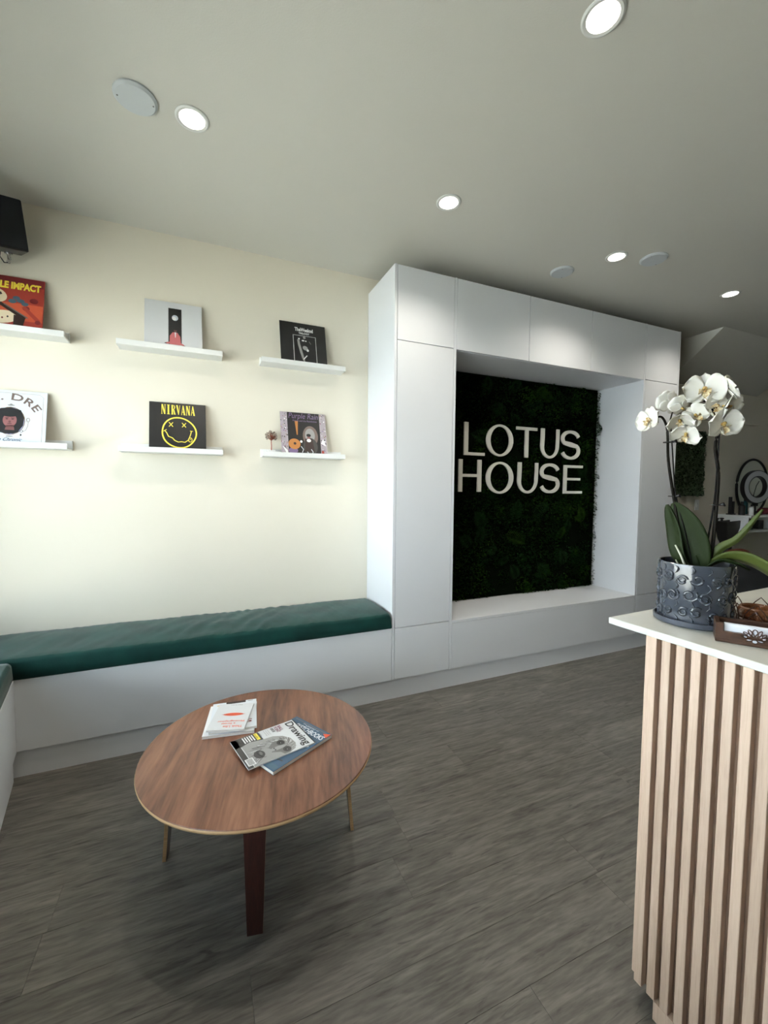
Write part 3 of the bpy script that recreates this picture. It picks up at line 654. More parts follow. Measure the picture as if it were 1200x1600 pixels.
# ---------------------------------------------------------------- coffee table
TX, TY, TH, TR = -.9355, -1.290, .411, .434
t = thing('coffee_table', 'round walnut veneer coffee table on bent plywood legs in front of the bench', 'table', (TX, TY, 0), (0, 0, R(-13)))
n = 96
MB().lathe([(TR-.006, TH-.0015), (TR-.003, TH-.0005), (TR-.002, TH)], n=n)   # (profile reference)
MB().lathe([(TR-.0015, TH-.003), (TR-.003, TH-.0005), (TR-.006, TH), (.001, TH)], n=n, caps=False).build('veneer_top', WALNUT, t, smooth='auto')
MB().lathe([(.001, TH-.018), (TR-.012, TH-.018), (TR-.002, TH-.014), (TR, TH-.008), (TR-.0015, TH-.003)], n=n, caps=False).build('ply_edge', PLY, t, smooth='auto')
def leg(ang):
    # bent ply leg in local frame: wide face looks outward along +x; path from the foot up and in under the top
    path = [(.357, 0), (.350, .08), (.342, .18), (.334, .28), (.328, .335), (.318, .362), (.300, .378), (.270, .385), (.20, .386), (.12, .386)]
    wid = [.024, .027, .030, .033, .036, .040, .045, .050, .055, .055]; th = .013
    ca, sa = cos(ang), sin(ang); mb = MB(); rings = []
    for i, (r_, z_) in enumerate(path):
        a = Vector(path[max(i-1, 0)]); b = Vector(path[min(i+1, len(path)-1)]); d = (b-a).normalized(); nn = Vector((d.y, -d.x))
        ring = []
        for sx, sy in ((1, -1), (1, 1), (-1, 1), (-1, -1)):
            q = Vector((r_, z_))+nn*th*.5*sx; w_ = wid[i]*sy
            if i == 0: q.y = 0
            ring.append((q.x*ca-w_*sa, q.x*sa+w_*ca, q.y))
        rings.append(ring)
    mb.rings(rings)
    mb.m = []
    for i in range(len(path)-1): mb.m += [0, 1, 0, 1]
    mb.m += [1, 1]
    return mb.build('leg', [DWALNUT, PLY], t)
for a in (-101, -11, 79, 169): leg(R(a+13))

# books and magazines on the table
def page(name, label, cat, x, y, z, ang, W, H, T, cov, spine=None, group=None):
    """page frame: local x = reading direction, y = up the page"""
    t = thing(name, label, cat, (x, y, z), (0, 0, R(ang)), group=group)
    MB().box(.0006, W-.001, .001, H-.001, .0006, T-.0006).build('pages', PAGES, t)
    MB().box(0, W, 0, H, T-.0006, T).box(0, W, 0, H, 0, .0006).box(-.0008, .0006, 0, H, 0, T).build('cover', cov, t)
    return t, Print(lambda u, v, h: (u*W, v*H, T+.00025*h))
tz = TH+.0002
# sketchbook magazine under the drawing magazine
t, p = page('magazine', 'steel blue magazine under the ape-covered one on the round table', 'magazine', -.952-.004, -1.4535+.0, tz, -61.5, .214, .285, .013, P_NAVY)
t.location = (-.9245-.214*cos(R(-61.5)), -1.5089-.214*sin(R(-61.5)), tz)
p.text('SKETCHBOOKS', .22, .80, .97, .895, P_PALE, 2, bold=.02).text('The Journal of', .30, .915, .74, .945, P_SILV, 2).rect(.04, .955, .96, .968, P_GREY, 1).text('ARTISTS', .40, .905, .62, .93, P_SILV, 3)
p.shape([(.86, .93), (.99, .99), (.99, .88)], P_CORAL, 3).rect(.03, .02, .97, .1, P_TEAL, 1).line([(.55, .30), (.93, .62)], .05, P_WHT, 1).line([(.6, .16), (.9, .2)], .02, P_DGREY, 2)
p.build('printed_cover', t)
# drawing magazine
mx_, my_ = -1.0532, -1.2772
t, p = page('magazine', 'magazine with grey ape portrait and large black title, top of the pair', 'magazine', mx_, my_, tz+.0134, -75.4, .199, .262, .004, P_LGREY)
p.text('Drawing', .05, .80, .96, .965, P_BLK, 4, bold=.012).rect(0, 0, .30, .42, P_DGREY, 1).rect(0, .0, 1, .08, P_DGREY, 1)
p.rect(.0, .985, 1, 1, P_BLK, 2)
rr = random.Random(4)
p.shape([(.30, .09), (.24, .22), (.30, .40), (.32, .56), (.42, .68), (.58, .755), (.78, .765), (.93, .71), (.995, .60), (.995, .09)], P_MGREY, 1.5)
for k in range(150):   # hair strokes fanning from the face
    th = R(rr.uniform(50, 300)); r1 = rr.uniform(.95, 1.35); c0 = (.73+.21*cos(th)*r1, .46+.22*sin(th)*r1); c1 = (.73+.21*cos(th+.12)*(r1+.35), .46+.22*sin(th+.12)*(r1+.35)-.03)
    if .26 < c1[0] < .99 and .09 < c1[1] < .75 and c0[0] < .99 and c0[1] > .09: p.line([c0, c1], rr.uniform(.004, .009), rr.choice([P_DGREY, P_GREY, P_LGREY, P_GREY]), 2+rr.random()*.5)
p.shape([(.50, .50), (.52, .62), (.62, .66), (.74, .655), (.88, .68), (.975, .62), (.975, .53), (.88, .50), (.80, .40), (.86, .28), (.80, .18), (.70, .155), (.60, .19), (.57, .30), (.62, .40)], P_GREY, 3)
p.ell(.61, .585, .085, .055, P_DGREY, 3.3).ell(.865, .60, .085, .055, P_DGREY, 3.3).ell(.735, .50, .055, .13, P_MGREY, 3.5).line([(.52, .635), (.62, .665), (.735, .63), (.85, .68), (.96, .65)], .018, P_MGREY, 3.6)
p.ell(.61, .578, .030, .018, P_BLK, 4).ell(.865, .593, .030, .018, P_BLK, 4).ell(.618, .583, .008, .005, P_WHT, 5).ell(.873, .598, .008, .005, P_WHT, 5)
p.ell(.708, .455, .016, .012, P_BLK, 4.3).ell(.765, .457, .016, .012, P_BLK, 4.3).ell(.72, .32, .13, .09, P_MGREY, 3.7).ell(.715, .235, .125, .075, P_DGREY, 4).line([(.60, .235), (.66, .215), (.73, .225), (.83, .255)], .010, P_BLK, 4.5).ell(.70, .26, .06, .02, P_GREY, 4.4)
p.rect(.72, .02, .94, .13, P_WHT, 5)
for k in range(12): p.rect(.74+k*.0155, .035, .747+k*.0155, .115, P_BLK, 6)
p.text('BALL', .04, .715, .24, .765, P_MAG, 4, bold=.02).text('POINT', .04, .655, .26, .705, P_MAG, 4, bold=.02).text('ISSUE', .04, .60, .2, .64, P_DGREY, 4, bold=.02)
for k in range(3): p.text('drawing lines', .04, .545-k*.03, .24, .562-k*.03, P_GREY, 4)
p.text('Layers', .04, .405, .2, .44, P_BLK, 4).rect(.02, .34, .26, .39, P_YEL, 3).text('studio', .04, .345, .22, .38, P_BLK, 4)
for k in range(5): p.rect(.03, .30-k*.035, .24-.02*(k % 2), .318-k*.035, P_WHT, 4)
p.build('printed_cover', t)
# pile of books at the left
def stack_book(label, x, y, z, ang, W, H, T, cov, fn=None):
    t, p = page('book', label, 'book', x, y, z, ang, W, H, T, cov)
    if fn: fn(p); p.build('printed_cover', t)
    return t
# bottom frame: reading up direction points to the camera (the titles read upside down)
A_ = 171
def place(cx, cy, ang, W, H):   # corner location so that the book is centred
    return cx-(W/2*cos(R(ang))-H/2*sin(R(ang))), cy-(W/2*sin(R(ang))+H/2*cos(R(ang)))
x_, y_ = place(-1.037, -1.085, A_, .198, .238)
stack_book('largest white paperback at the bottom of the book pile', x_, y_, tz, A_, .198, .238, .011, P_WHT)
x_, y_ = place(-1.026, -1.080, A_+3, .185, .232)
stack_book('white book with dark picture strip, second from bottom of the pile', x_, y_, tz+.0113, A_+3, .185, .232, .009, P_PALE,
           lambda p: p.rect(.25, .0, .7, .08, P_DBR, 1).text('JAMES', .08, .025, .2, .05, P_BLK, 2, bold=.03).text('S', .10, .72, .24, .84, P_DRED, 2, bold=.02).ell(.80, .22, .04, .08, P_BLK, 2, rot=.4).ell(.85, .10, .06, .03, P_CREAM, 2))
x_, y_ = place(-1.038, -1.103, A_-8, .148, .205)
stack_book('small white paperback with orange leaf shape on top of the pile', x_, y_, tz+.0206, A_-8, .148, .205, .008, P_LGREY,
           lambda p: (p.text('Think Like', .08, .86, .60, .93, P_CORAL, 2, bold=.015), p.text('a Street', .30, .76, .68, .82, P_CORAL, 2, bold=.015), p.text('Photographer', .08, .66, .82, .73, P_CORAL, 2, bold=.015),
                      p.shape([(.12, .44)]+arc(.46, .40, .33, .10, 160, 20, 10)+[(.80, .44)]+arc(.46, .48, .33, .10, -20, -160, 10), P_CORAL, 2), p.line([(.14, .44), (.78, .44)], .006, P_DRED, 3), p.text('Matt Stuart', .32, .04, .66, .075, P_GREY, 2)))

# ---------------------------------------------------------------- reception counter
CT = thing('reception_counter', 'reception counter clad in pale oak slats under a white stone top', 'counter', (-.1022, -2.1425, 0), (0, 0, R(2.2)))
CL, CD = 1.95, 2.2      # length along x and toward the camera
MB().poly([(0, 0), (CL, 0), (CL, -CD), (0, -CD)], 1.042, 1.060).build('countertop', QUARTZ, CT, bevel=.0025)
bx0, by0 = .066, -.086   # body corner (face of backing)
MB().box(bx0, CL-.05, -CD+.05, by0, .052, 1.0415).build('body', OAKBACK, CT)
MB().box(bx0-.020, CL-.1, -CD+.05, by0-.052, 0, .0518).build('plinth', OAK, CT)
pit = .0347
sl = MB().box(-.020, 0, -.0105, .0105, .052, 1.0415).build('slat', OAK, CT, bevel=.0012, seg=1)
sl.location = (bx0-.0003, by0-.0085, 0)
for k in range(1, int((CD-.15)/pit)):
    s_ = sl.copy(); COL.objects.link(s_); s_.parent = CT; s_.location = (bx0-.0003, by0-.0085-pit*k, 0)
for k in range(int((CL-.15)/pit)):
    s_ = sl.copy(); COL.objects.link(s_); s_.parent = CT; s_.rotation_euler = (0, 0, R(-90)); s_.location = (bx0+.0105-.002+pit*k, by0+.0003, 0)

# saucer, pot, bark
PX, PY, PZ = .080, -2.255, 1.0602
o = MB().lathe([(.001, 0), (.086, 0), (.0915, .004), (.0925, .016), (.0885, .016), (.0875, .006), (.001, .005)], (0, 0, 0), 64, caps=False).build('plant_saucer', SAUCER, smooth='auto'); o.location = (PX, PY, PZ)
tag(o, 'slate grey ceramic saucer under the embossed orchid pot', 'saucer')
pt = thing('flower_pot', 'slate grey glazed pot with embossed swirls, holding the orchid', 'plant pot', (PX, PY, PZ+.0062))
MB().lathe([(.001, 0), (.078, 0), (.0805, .003), (.0815, .02), (.0830, .08), (.0845, .150), (.0843, .1555), (.0825, .157), (.0800, .1555), (.0785, .14), (.0775, .008), (.001, .008)], n=72, caps=False).build('body', POT, pt, smooth='auto')
MB().lathe([(.001, .128), (.04, .131), (.078, .126)], n=40, caps=False).build('bark_chips', BARK, pt, smooth=True)
rr = random.Random(11)
def on_pot(th, z): r_ = .0815+.003*(z/.15)+.0003; return Vector((r_*cos(th), r_*sin(th), z))
scr = MB()
def swirl(th, z, s_, turns, hand, start):
    pts = []; N_ = int(10*turns)+4
    for i in range(N_+1):
        a = i/N_; rad = s_*(1-.80*a); an = start+hand*turns*2*pi*a; pts.append(on_pot(th+rad*cos(an)/.083, min(max(z+rad*sin(an), .006), .150)))
    scr.tube(pts, [.0029*(.5+.9*sin(pi*min(1, .15+i/N_*.9))) for i in range(N_+1)], 5)
for i in range(15):
    th = i*2*pi/15
    for z, s_, hd in ((.030, .013, 1), (.075, .016, -1), (.122, .014, 1)):
        swirl(th+rr.uniform(-.06, .06)+(0 if hd > 0 else .2), z+rr.uniform(-.006, .006), s_*rr.uniform(.85, 1.15), rr.uniform(1.1, 1.7), hd*rr.choice([1, 1, -1]), rr.uniform(0, 6))
    for z in (.012, .052, .098, .142):   # leaf strokes between the swirls
        a0 = th+.2; pts = [on_pot(a0+.10*sin(k/6*pi)*rr.choice([1]), min(max(z-.010+.022*k/6, .004), .151)) for k in range(7)]
        scr.tube(pts, [.0005, .0016, .0026, .0030, .0026, .0016, .0005], 5)
scr.build('embossed_swirls', POT, pt, smooth=True)

# ---------------------------------------------------------------- orchid
OR = thing('orchid', 'white moth orchid with two staked stems growing from the grey pot', 'plant', (PX, PY, PZ+.13))
E1 = Vector((.5, -.866, 0)); TO = Vector((-.866, -.5, 0)); ZZ = Vector((0, 0, 1))
def leafm(name, pts, wid, side, m, fold=.25, thick=.0016, wave=0):
    """strap leaf: centre line pts, half widths, side vectors"""
    mb = MB(); pts = [Vector(p) for p in pts]; n = len(pts); rt_ = []; rb_ = []
    for i, p in enumerate(pts):
        d = (pts[min(i+1, n-1)]-pts[max(i-1, 0)]).normalized(); s_ = Vector(side[i] if isinstance(side, list) else side); s_ = (s_-d*s_.dot(d)).normalized(); nn = s_.cross(d).normalized()
        row = []
        for k in range(-3, 4):
            a = k/3; row.append(p+s_*wid[i]*a+nn*(abs(a)*fold*wid[i]))
        rt_.append([q+nn*thick for q in row]); rb_.append([q-nn*thick for q in reversed(row)])
    mb.rings([a+b for a, b in zip(rt_, rb_)])
    return mb.build(name, m, OR, world=True, smooth=True)
def smooth_path(keys, n=12):
    out = []
    K = [Vector(k) for k in keys]
    for i in range(len(K)-1):
        p0 = K[max(i-1, 0)]; p1 = K[i]; p2 = K[i+1]; p3 = K[min(i+2, len(K)-1)]
        for s_ in range(n):
            t_ = s_/n; out.append(.5*((2*p1)+(-p0+p2)*t_+(2*p0-5*p1+4*p2-p3)*t_*t_+(-p0+3*p1-3*p2+p3)*t_**3))
    out.append(K[-1]); return out
def wl(n, W, peak=.5, p=.7):
    r_ = []
    for i in range(n):
        a = i/(n-1); b = (a/peak*.5) if a < peak else .5+(a-peak)/(1-peak)*.5
        r_.append(max(.002, W*sin(pi*(b*.94+.04))**p))
    return r_
base = Vector((.088, -2.262, 1.192))
P1 = smooth_path([base, (.082, -2.258, 1.25), (.070, -2.237, 1.32), (.052, -2.206, 1.379)], 6); leafm('leaf', P1, wl(len(P1), .034, .55), [E1+TO*.3]*len(P1), LEAFD, .2)
P2 = smooth_path([base+Vector((-.005, .002, 0)), base+Vector((-.030, .035, .04)), (.060, -2.206, 1.31), (.049, -2.192, 1.374)], 6); leafm('leaf', P2, wl(len(P2), .021, .55), [E1*.8+TO*.6]*len(P2), LEAFD, .2)
P3 = smooth_path([base+Vector((.008, -.01, .02)), (.104, -2.298, 1.262), (.122, -2.328, 1.292), (.144, -2.366, 1.368)], 6); leafm('leaf', P3, wl(len(P3), .0105, .35), [ZZ*.7+TO*.2-E1*.6]*len(P3), LEAF, .5)
P4 = smooth_path([base+Vector((.006, -.006, .01)), (.110, -2.305, 1.236), (.133, -2.345, 1.236), (.156, -2.388, 1.205), (.175, -2.425, 1.158)], 6); leafm('leaf', P4, wl(len(P4), .026, .6), [TO*.75+ZZ*.65]*len(P4), LEAF, .25)
P5 = smooth_path([base+Vector((.0, -.01, .01)), (.100, -2.30, 1.229), (.118, -2.330, 1.224), (.130, -2.352, 1.212)], 6); leafm('leaf', P5, wl(len(P5), .012, .5), [TO*.9+ZZ*.3]*len(P5), LEAFD, .3)
P6 = smooth_path([base+Vector((-.006, .006, 0)), base+Vector((-.012, .02, .035)), base+Vector((-.014, .034, .075))], 6); leafm('leaf', P6, wl(len(P6), .018, .5), [E1]*len(P6), LEAFD, .2)
def stem(keys, rad, name, m, n=8):
    P_ = smooth_path(keys, 6); MB().tube(P_, [rad*(1-.35*i/len(P_)) for i in range(len(P_))], n).build(name, m, OR, world=True, smooth=True)
    return P_
stem([(.074, -2.240, 1.185), (.064, -2.227, 1.255), (.053, -2.206, 1.394), (.045, -2.192, 1.494), (.042, -2.189, 1.560), (.040, -2.185, 1.592), (.034, -2.174, 1.616), (.025, -2.158, 1.612)], .0042, 'stem', STEM)
stem([(.082, -2.252, 1.185), (.067, -2.232, 1.30), (.055, -2.210, 1.40), (.048, -2.200, 1.52), (.044, -2.194, 1.60)], .0022, 'stake', STAKE)
stem([(.098, -2.278, 1.185), (.099, -2.284, 1.30), (.100, -2.286, 1.374), (.099, -2.287, 1.458), (.095, -2.279, 1.524), (.096, -2.281, 1.575), (.087, -2.267, 1.632), (.075, -2.246, 1.668)], .0048, 'stem', STEM)
stem([(.088, -2.264, 1.185), (.092, -2.276, 1.30), (.096, -2.283, 1.39), (.096, -2.285, 1.46), (.0965, -2.286, 1.56)], .0026, 'stake', STAKE)
stem([(.042, -2.188, 1.575), (.050, -2.200, 1.64), (.066, -2.228, 1.66), (.080, -2.252, 1.650), (.095, -2.280, 1.62)], .0020, 'stem', STEM)
for c_, r_ in (((.050, -2.203, 1.397), .008), ((.0975, -2.284, 1.376), .009), ((.042, -2.190, 1.545), .010)):
    mb = MB(); c_ = Vector(c_)
    mb.tube([c_+E1*(r_*cos(a))+ZZ*0+TO*(r_*.8*sin(a)) for a in [k*pi/6 for k in range(13)]], .0016, 6); mb.tube([c_+E1*r_, c_+E1*(r_+.008)+ZZ*.003, c_+E1*(r_+.012)-ZZ*.003], [.003, .005, .002], 6)
    mb.build('stake_clip', BLACK, OR, world=True, smooth=True)
stem([(.050, -2.250, 1.20), (.046, -2.242, 1.225), (.042, -2.236, 1.243), (.037, -2.226, 1.266)], .0032, 'aerial_root', ROOT, 6)
stem([(.048, -2.246, 1.20), (.042, -2.234, 1.212), (.038, -2.228, 1.226)], .0026, 'aerial_root', ROOT, 6)

def petal_mesh(L, W, cup, peak, nu=8, nv=6, ruff=0, seed=0):
    mb = MB(); rows = []; rr = random.Random(seed); ph = rr.uniform(0, 6)
    for i in range(nu+1):
        a = i/nu; b = (a/peak*.5) if a < peak else .5+(a-peak)/(1-peak)*.5
        hw = W*(sin(pi*min(1, max(0, b)))**.62) if 0 < a < 1 else (W*.12 if a == 0 else W*.10)
        row = []
        for k in range(nv+1):
            c = 2*k/nv-1
            z = cup*L*(a*a)*.6+cup*W*1.2*c*c*(.3+a)+ruff*L*sin(c*5+ph+a*4)*a*abs(c)
            row.append((c*hw, L*a*(1-.06*c*c), z))
        rows.append(row)
    top = rows; vs = []; fs = []; n = nv+1
    for r_ in rows: vs += r_
    m_ = len(vs); vs += [(x, y, z-.0006) for x, y, z in vs]
    for i in range(nu):
        for k in range(nv):
            q = (i*n+k, i*n+k+1, (i+1)*n+k+1, (i+1)*n+k); fs.append(q); fs.append(tuple(m_+j for j in reversed(q)))
    edge = [k for k in range(n)]+[i*n+nv for i in range(1, nu+1)]+[nu*n+k for k in range(nv-1, -1, -1)]+[i*n for i in range(nu-1, 0, -1)]
    for a, b in zip(edge, edge[1:]+edge[:1]): fs.append((a, b, m_+b, m_+a))
    return MB().add(vs, fs)
def blossom(pos, face, s_, roll_=0, openf=1.0, seed=0, lip=True):
    face = Vector(face).normalized(); upv = ZZ-face*ZZ.dot(face); upv.normalize(); rv = upv.cross(face)
    Mx = Matrix((rv, upv, face)).transposed().to_4x4() @ Matrix.Rotation(roll_, 4, 'Z'); Mx.translation = Vector(pos)-chain(OR).translation
    mb = MB()
    mb.rings([[(.004*cos(a), .004*sin(a)*.8, -.010) for a in [k*pi/4 for k in range(8)]], [(.0045*cos(a), .0045*sin(a), .0) for a in [k*pi/4 for k in range(8)]], [(.0045*cos(a), .003+.004*sin(a), .008) for a in [k*pi/4 for k in range(8)]], [(.002*cos(a), .004+.002*sin(a), .011) for a in [k*pi/4 for k in range(8)]]], 1)
    if lip:
        # three-lobed lip: two side lobes curling up and a tongue with tendrils
        for sx in (-1, 1):
            g = [[(sx*(.001+.010*a), -.003-.006*a+.009*b*a, .004+.012*b) for b in (0, .33, .66, 1)] for a in (0, .4, .8, 1)]
            vs = [v for r_ in g for v in r_]; fs = [(i*4+k, i*4+k+1, i*4+k+5, i*4+k+4) for i in range(3) for k in range(3)]; mb.add(vs, fs, 0)
        g = [[(c*.0075*sin(pi*(.15+.8*a)), -.004-.016*a, .004+.010*sin(a*2.6)+.003*c*c) for c in (-1, -.5, 0, .5, 1)] for a in (0, .25, .5, .75, 1)]
        vs = [v for r_ in g for v in r_]; fs = [(i*5+k, i*5+k+1, i*5+k+6, i*5+k+5) for i in range(4) for k in range(4)]; mb.add(vs, fs, 0)
        for sx in (-1, 1): mb.tube([(sx*.002, -.020, .008), (sx*.006, -.025, .010), (sx*.009, -.022, .012)], [.0008, .0006, .0003], 4, 0)
        mb.lathe([(.0005, 0), (.0035, .002), (.003, .005), (.0005, .006)], (0, -.003, .004), 8, 1)
    mb.v = [tuple(c*s_ for c in v) for v in mb.v]
    o = mb.build('blossom', [LIP, LIPC], OR, smooth=True, fix=False); o.matrix_local = Mx
    def put(name, mb_, ang_, tilt, zoff):
        mb_.v = [tuple(c*s_ for c in v) for v in mb_.v]
        q = mb_.build(name, PETAL, o, smooth=True)
        q.matrix_local = Matrix.Translation((0, 0, zoff*s_)) @ Matrix.Rotation(R(ang_-90), 4, 'Z') @ Matrix.Rotation(R(tilt), 4, 'X')
    tl = (1-openf)*70
    put('sepal', petal_mesh(.038, .0175, .10, .50, seed=seed), 90, 4+tl, -.002); put('sepal', petal_mesh(.038, .0165, .10, .5, seed=seed+1), 218, 2+tl, -.002); put('sepal', petal_mesh(.038, .0165, .10, .5, seed=seed+2), -38, 2+tl, -.002)
    put('petal', petal_mesh(.042, .0290, .12, .58, ruff=.05, seed=seed+3), 168, 6+tl, .001); put('petal', petal_mesh(.042, .0290, .12, .58, ruff=.05, seed=seed+4), 12, 6+tl, .001)
FL = [  # position, facing, size, roll, openness
    ((.022, -2.150, 1.610), TO*.75-E1*.65+ZZ*.05, .98, .25, 1.0),
    ((.074, -2.258, 1.674), TO*.95+E1*.10+ZZ*.10, 1.22, .0, 1.0),
    ((.052, -2.212, 1.604), TO*.6+E1*.2-ZZ*.75, .95, .3, .72),
    ((.060, -2.226, 1.566), TO*.7-E1*.1-ZZ*.6, .98, -.3, .80),
    ((.095, -2.292, 1.584), TO*.75+E1*.55-ZZ*.25, 1.12, .1, .95),
    ((.106, -2.296, 1.672), E1*.8+TO*.1+ZZ*.35, 1.0, .5, .92),
    ((.044, -2.192, 1.650), -TO*.5-E1*.6+ZZ*.2, .95, .2, .9),
    ((.095, -2.272, 1.630), E1*.6+TO*.7+ZZ*.1, 1.02, -.7, .85),
    ((.074, -2.240, 1.612), TO*.9+E1*.1-ZZ*.1, .9, .8, .85),
    ((.056, -2.214, 1.636), -TO*.3-E1*.4+ZZ*.5, .9, .4, .8),
    ((.104, -2.296, 1.628), E1*.7+TO*.3-ZZ*.3, 1.0, .3, .9)]
for i, (p_, f_, s_, r_, o_) in enumerate(FL): blossom(p_, f_, s_, r_, o_, seed=i*7, lip=(i not in (5, 6, 9, 10)))

# ---------------------------------------------------------------- card holder, bowl
CB = thing('card_holder', 'dark wooden card holder with cut-out lotus beside the grey pot', 'card holder', (-.0301, -2.3676, PZ), (0, 0, R(-58.2)))
W_, D_, H_ = .122, .062, .045
MB().box(0, W_, 0, D_, 0, .008).build('base', DWOOD, CB, bevel=.001)
mb = MB(); mb.poly([(0, .008), (W_, .008), (W_, .045), (W_-.014, .045), (W_-.014, .026), (.014, .026), (.014, .045), (0, .045)], 0, .008, ax='y'); mb.build('front', DWOOD, CB)
mb = MB(); mb.box(0, W_, D_-.008, D_, .008, H_); mb.box(0, .008, .008, D_-.008, .008, H_); mb.box(W_-.008, W_, .008, D_-.008, .008, H_); mb.build('walls', DWOOD, CB)
def lotus(p3, s_, m, name, par, wd=.0016, fill=None):
    mb = MB(); lines = []
    def pet(ang, L, w_, cx=0, cz=0):
        ca, sa = cos(R(ang)), sin(R(ang)); pts = []
        for k in range(13):
            a = k/12; x = sin(a*pi)*w_; y = (1-cos(a*pi))/2*L
            pts.append((x, y))
        loop = [(x, y) for x, y in pts]+[(-x, y) for x, y in reversed(pts[:-1])]
        return [(cx+x*sa+y*ca, cz-x*ca+y*sa) for x, y in loop]
    L_ = []
    for ang, L, w_ in ((90, 1.0, .24), (60, 1.05, .15), (120, 1.05, .15), (34, 1.1, .14), (146, 1.1, .14), (10, 1.2, .12), (170, 1.2, .12)): L_.append(pet(ang, L, w_))
    for cx, ang in ((-.15, 197), (.15, -17)): L_.append(pet(ang, .62, .12, cx, -.05))
    for loop in L_:
        pts = [p3(x*s_, z*s_) for x, z in loop]; mb.tube(pts, wd, 4)
    return mb.build(name, m, par)
lotus(lambda x, z: (.070+x, -.0022, .018+z), .022, LWOOD, 'lotus_cutout', CB, .0011)
mb = MB()
for k, (xx, zz_, a, b) in enumerate(((.070, .029, .0045, .0075), (.061, .026, .003, .006), (.079, .026, .003, .006), (.054, .022, .0025, .005), (.086, .022, .0025, .005), (.062, .0145, .006, .0018), (.079, .0145, .006, .0018), (.0705, .012, .004, .003))):
    mb.poly([(xx+a*cos(q*pi/8), zz_+b*sin(q*pi/8)) for q in range(16)], -.0008, .0002, ax='y')
mb.build('lotus_inlay', P_SILV, CB)
for k in range(7):
    o = MB().box(0, .089, 0, .0012, 0, .034).build('business_card', CARD, bevel=.0004, seg=1)
    m_ = Matrix.Translation(CB.location) @ Matrix.Rotation(R(-58.2), 4, 'Z'); v_ = m_ @ Vector((.0165, .0095+.0018*k, .0086)); o.location = v_; o.rotation_euler = (0, 0, R(-58.2))
    tag(o, 'plain white business card standing in the dark wooden holder', 'card', 'business cards in the wooden holder')
BW = thing('candle_bowl', 'amber glass bowl ringed by cut-out wooden lotus petals behind card holder', 'bowl', (.240, -2.325, PZ))
MB().lathe([(.001, 0), (.034, 0), (.042, .008), (.046, .022), (.043, .036), (.039, .041), (.036, .036), (.040, .022), (.034, .008), (.001, .006)], n=36, caps=False).build('glass_body', AMBER, BW, smooth=True)
MB().lathe([(.001, .0), (.052, .0), (.054, .004), (.052, .010), (.047, .012), (.046, .004), (.001, .003)], n=36, caps=False).build('wooden_dish', DWOOD, BW, smooth='auto')
for k in range(6):
    an = k*pi/3+.35; rr_ = .055
    def p3(x, z, an=an): return (rr_*cos(an)-x*sin(an), rr_*sin(an)+x*cos(an), .006+z+0)
    mb = MB()
    for s1 in (1.0, .6):
        L = [(-.026*s1, 0), (-.024*s1, .018*s1), (-.012*s1, .036*s1), (0, .050*s1), (.012*s1, .036*s1), (.024*s1, .018*s1), (.026*s1, 0)]; mb.tube([p3(*q) for q in L], .0015, 5)
    mb.build('lotus_petal', LWOOD, BW)

# ---------------------------------------------------------------- far salon area
t = thing('small_moss_panel', 'dark green framed moss panel on the far wall behind the orchid', 'plant wall', (3.78, -.03, 1.7))
MB().box(3.50, 4.02, -.03, -.002, 1.352, 2.066).build('backing_board', MOSSB, t, world=True)
ms = MB(); rnd = random.Random(8)
for _ in range(9000):
    x = rnd.uniform(3.505, 4.015); z = rnd.uniform(1.357, 2.06)
    dep = .03+.018*abs(sin(x*19+z*7)*sin(z*15-x*4)); leafy(ms, Vector((x, -dep+.004, z)), Vector((rnd.uniform(-1, 1), -rnd.uniform(.2, 1), rnd.uniform(-1, 1))), rnd.uniform(.012, .03), .007, 0 if rnd.random() < .8 else 1, rnd.uniform(0, 6))
o = ms.build('moss', [mat('panel_moss', (92, 116, 84), .95, noise=.5, nscale=9), MOSS2], t, world=True, fix=False); o['kind'] = 'stuff'
t = thing('light_switch', 'small white light switch under the far moss panel', 'switch', (3.975, 0, 1.25))
MB().box(-.036, .036, -.008, -.001, -.058, .058).build('plate', WHITE2, t, bevel=.002); MB().box(-.013, .013, -.012, -.008, -.026, .026).build('rocker', WHITE2, t, bevel=.001); MB().box(-.002, .002, -.0128, -.012, .010, .016).build('indicator', P_BLK, t)

MIR = mat('mirror_silver', (200, 205, 200), .03, metal=1)
t = thing('wall_mirror', 'large round black-framed mirror on the far wall behind the ring light', 'mirror', (5.0, -.03, 1.46))
mb = MB(); mb.tube([(.33*cos(k*pi/32), 0, .33*sin(k*pi/32)) for k in range(65)], .014, 8); mb.build('frame', BLACK, t, smooth=True)
MB().poly([(.325*cos(k*pi/32), .325*sin(k*pi/32)) for k in range(64)], -.002, .004, ax='y').build('glass', MIR, t)
t = thing('ring_light', 'grey ring light on a black stand in front of the round mirror', 'lamp', (4.56, -.28, 1.1425), (0, 0, R(-14)))
mb = MB(); n = 40
prof = [(.112, -.012), (.186, -.012), (.186, .030), (.112, .030)]
mb.rings([[((r_)*cos(2*pi*j/n), y_, .315+r_*sin(2*pi*j/n)) for j in range(n)] for r_, y_ in prof+prof[:1]], caps=False); mb.build('housing', BLACK, t, smooth='auto')
mb = MB(); mb.rings([[((r_)*cos(2*pi*j/n), -.014, .315+r_*sin(2*pi*j/n)) for j in range(n)] for r_ in (.122, .178)], caps=False); mb.build('diffuser', mat('ring_diffuser', (168, 170, 172), .5), t)
mb = MB(); mb.tube([(0, .005, .0), (0, .005, .14)], .008, 8); mb.tube([(0, .01, .14), (0, .03, .22), (.02, .02, .33), (.03, 0, .38)], .004, 6); mb.lathe([(.06, 0), (.06, .008), (.01, .014)], n=24); mb.box(-.03, .03, .0, .02, .10, .14); mb.build('stand', BLACK, t)

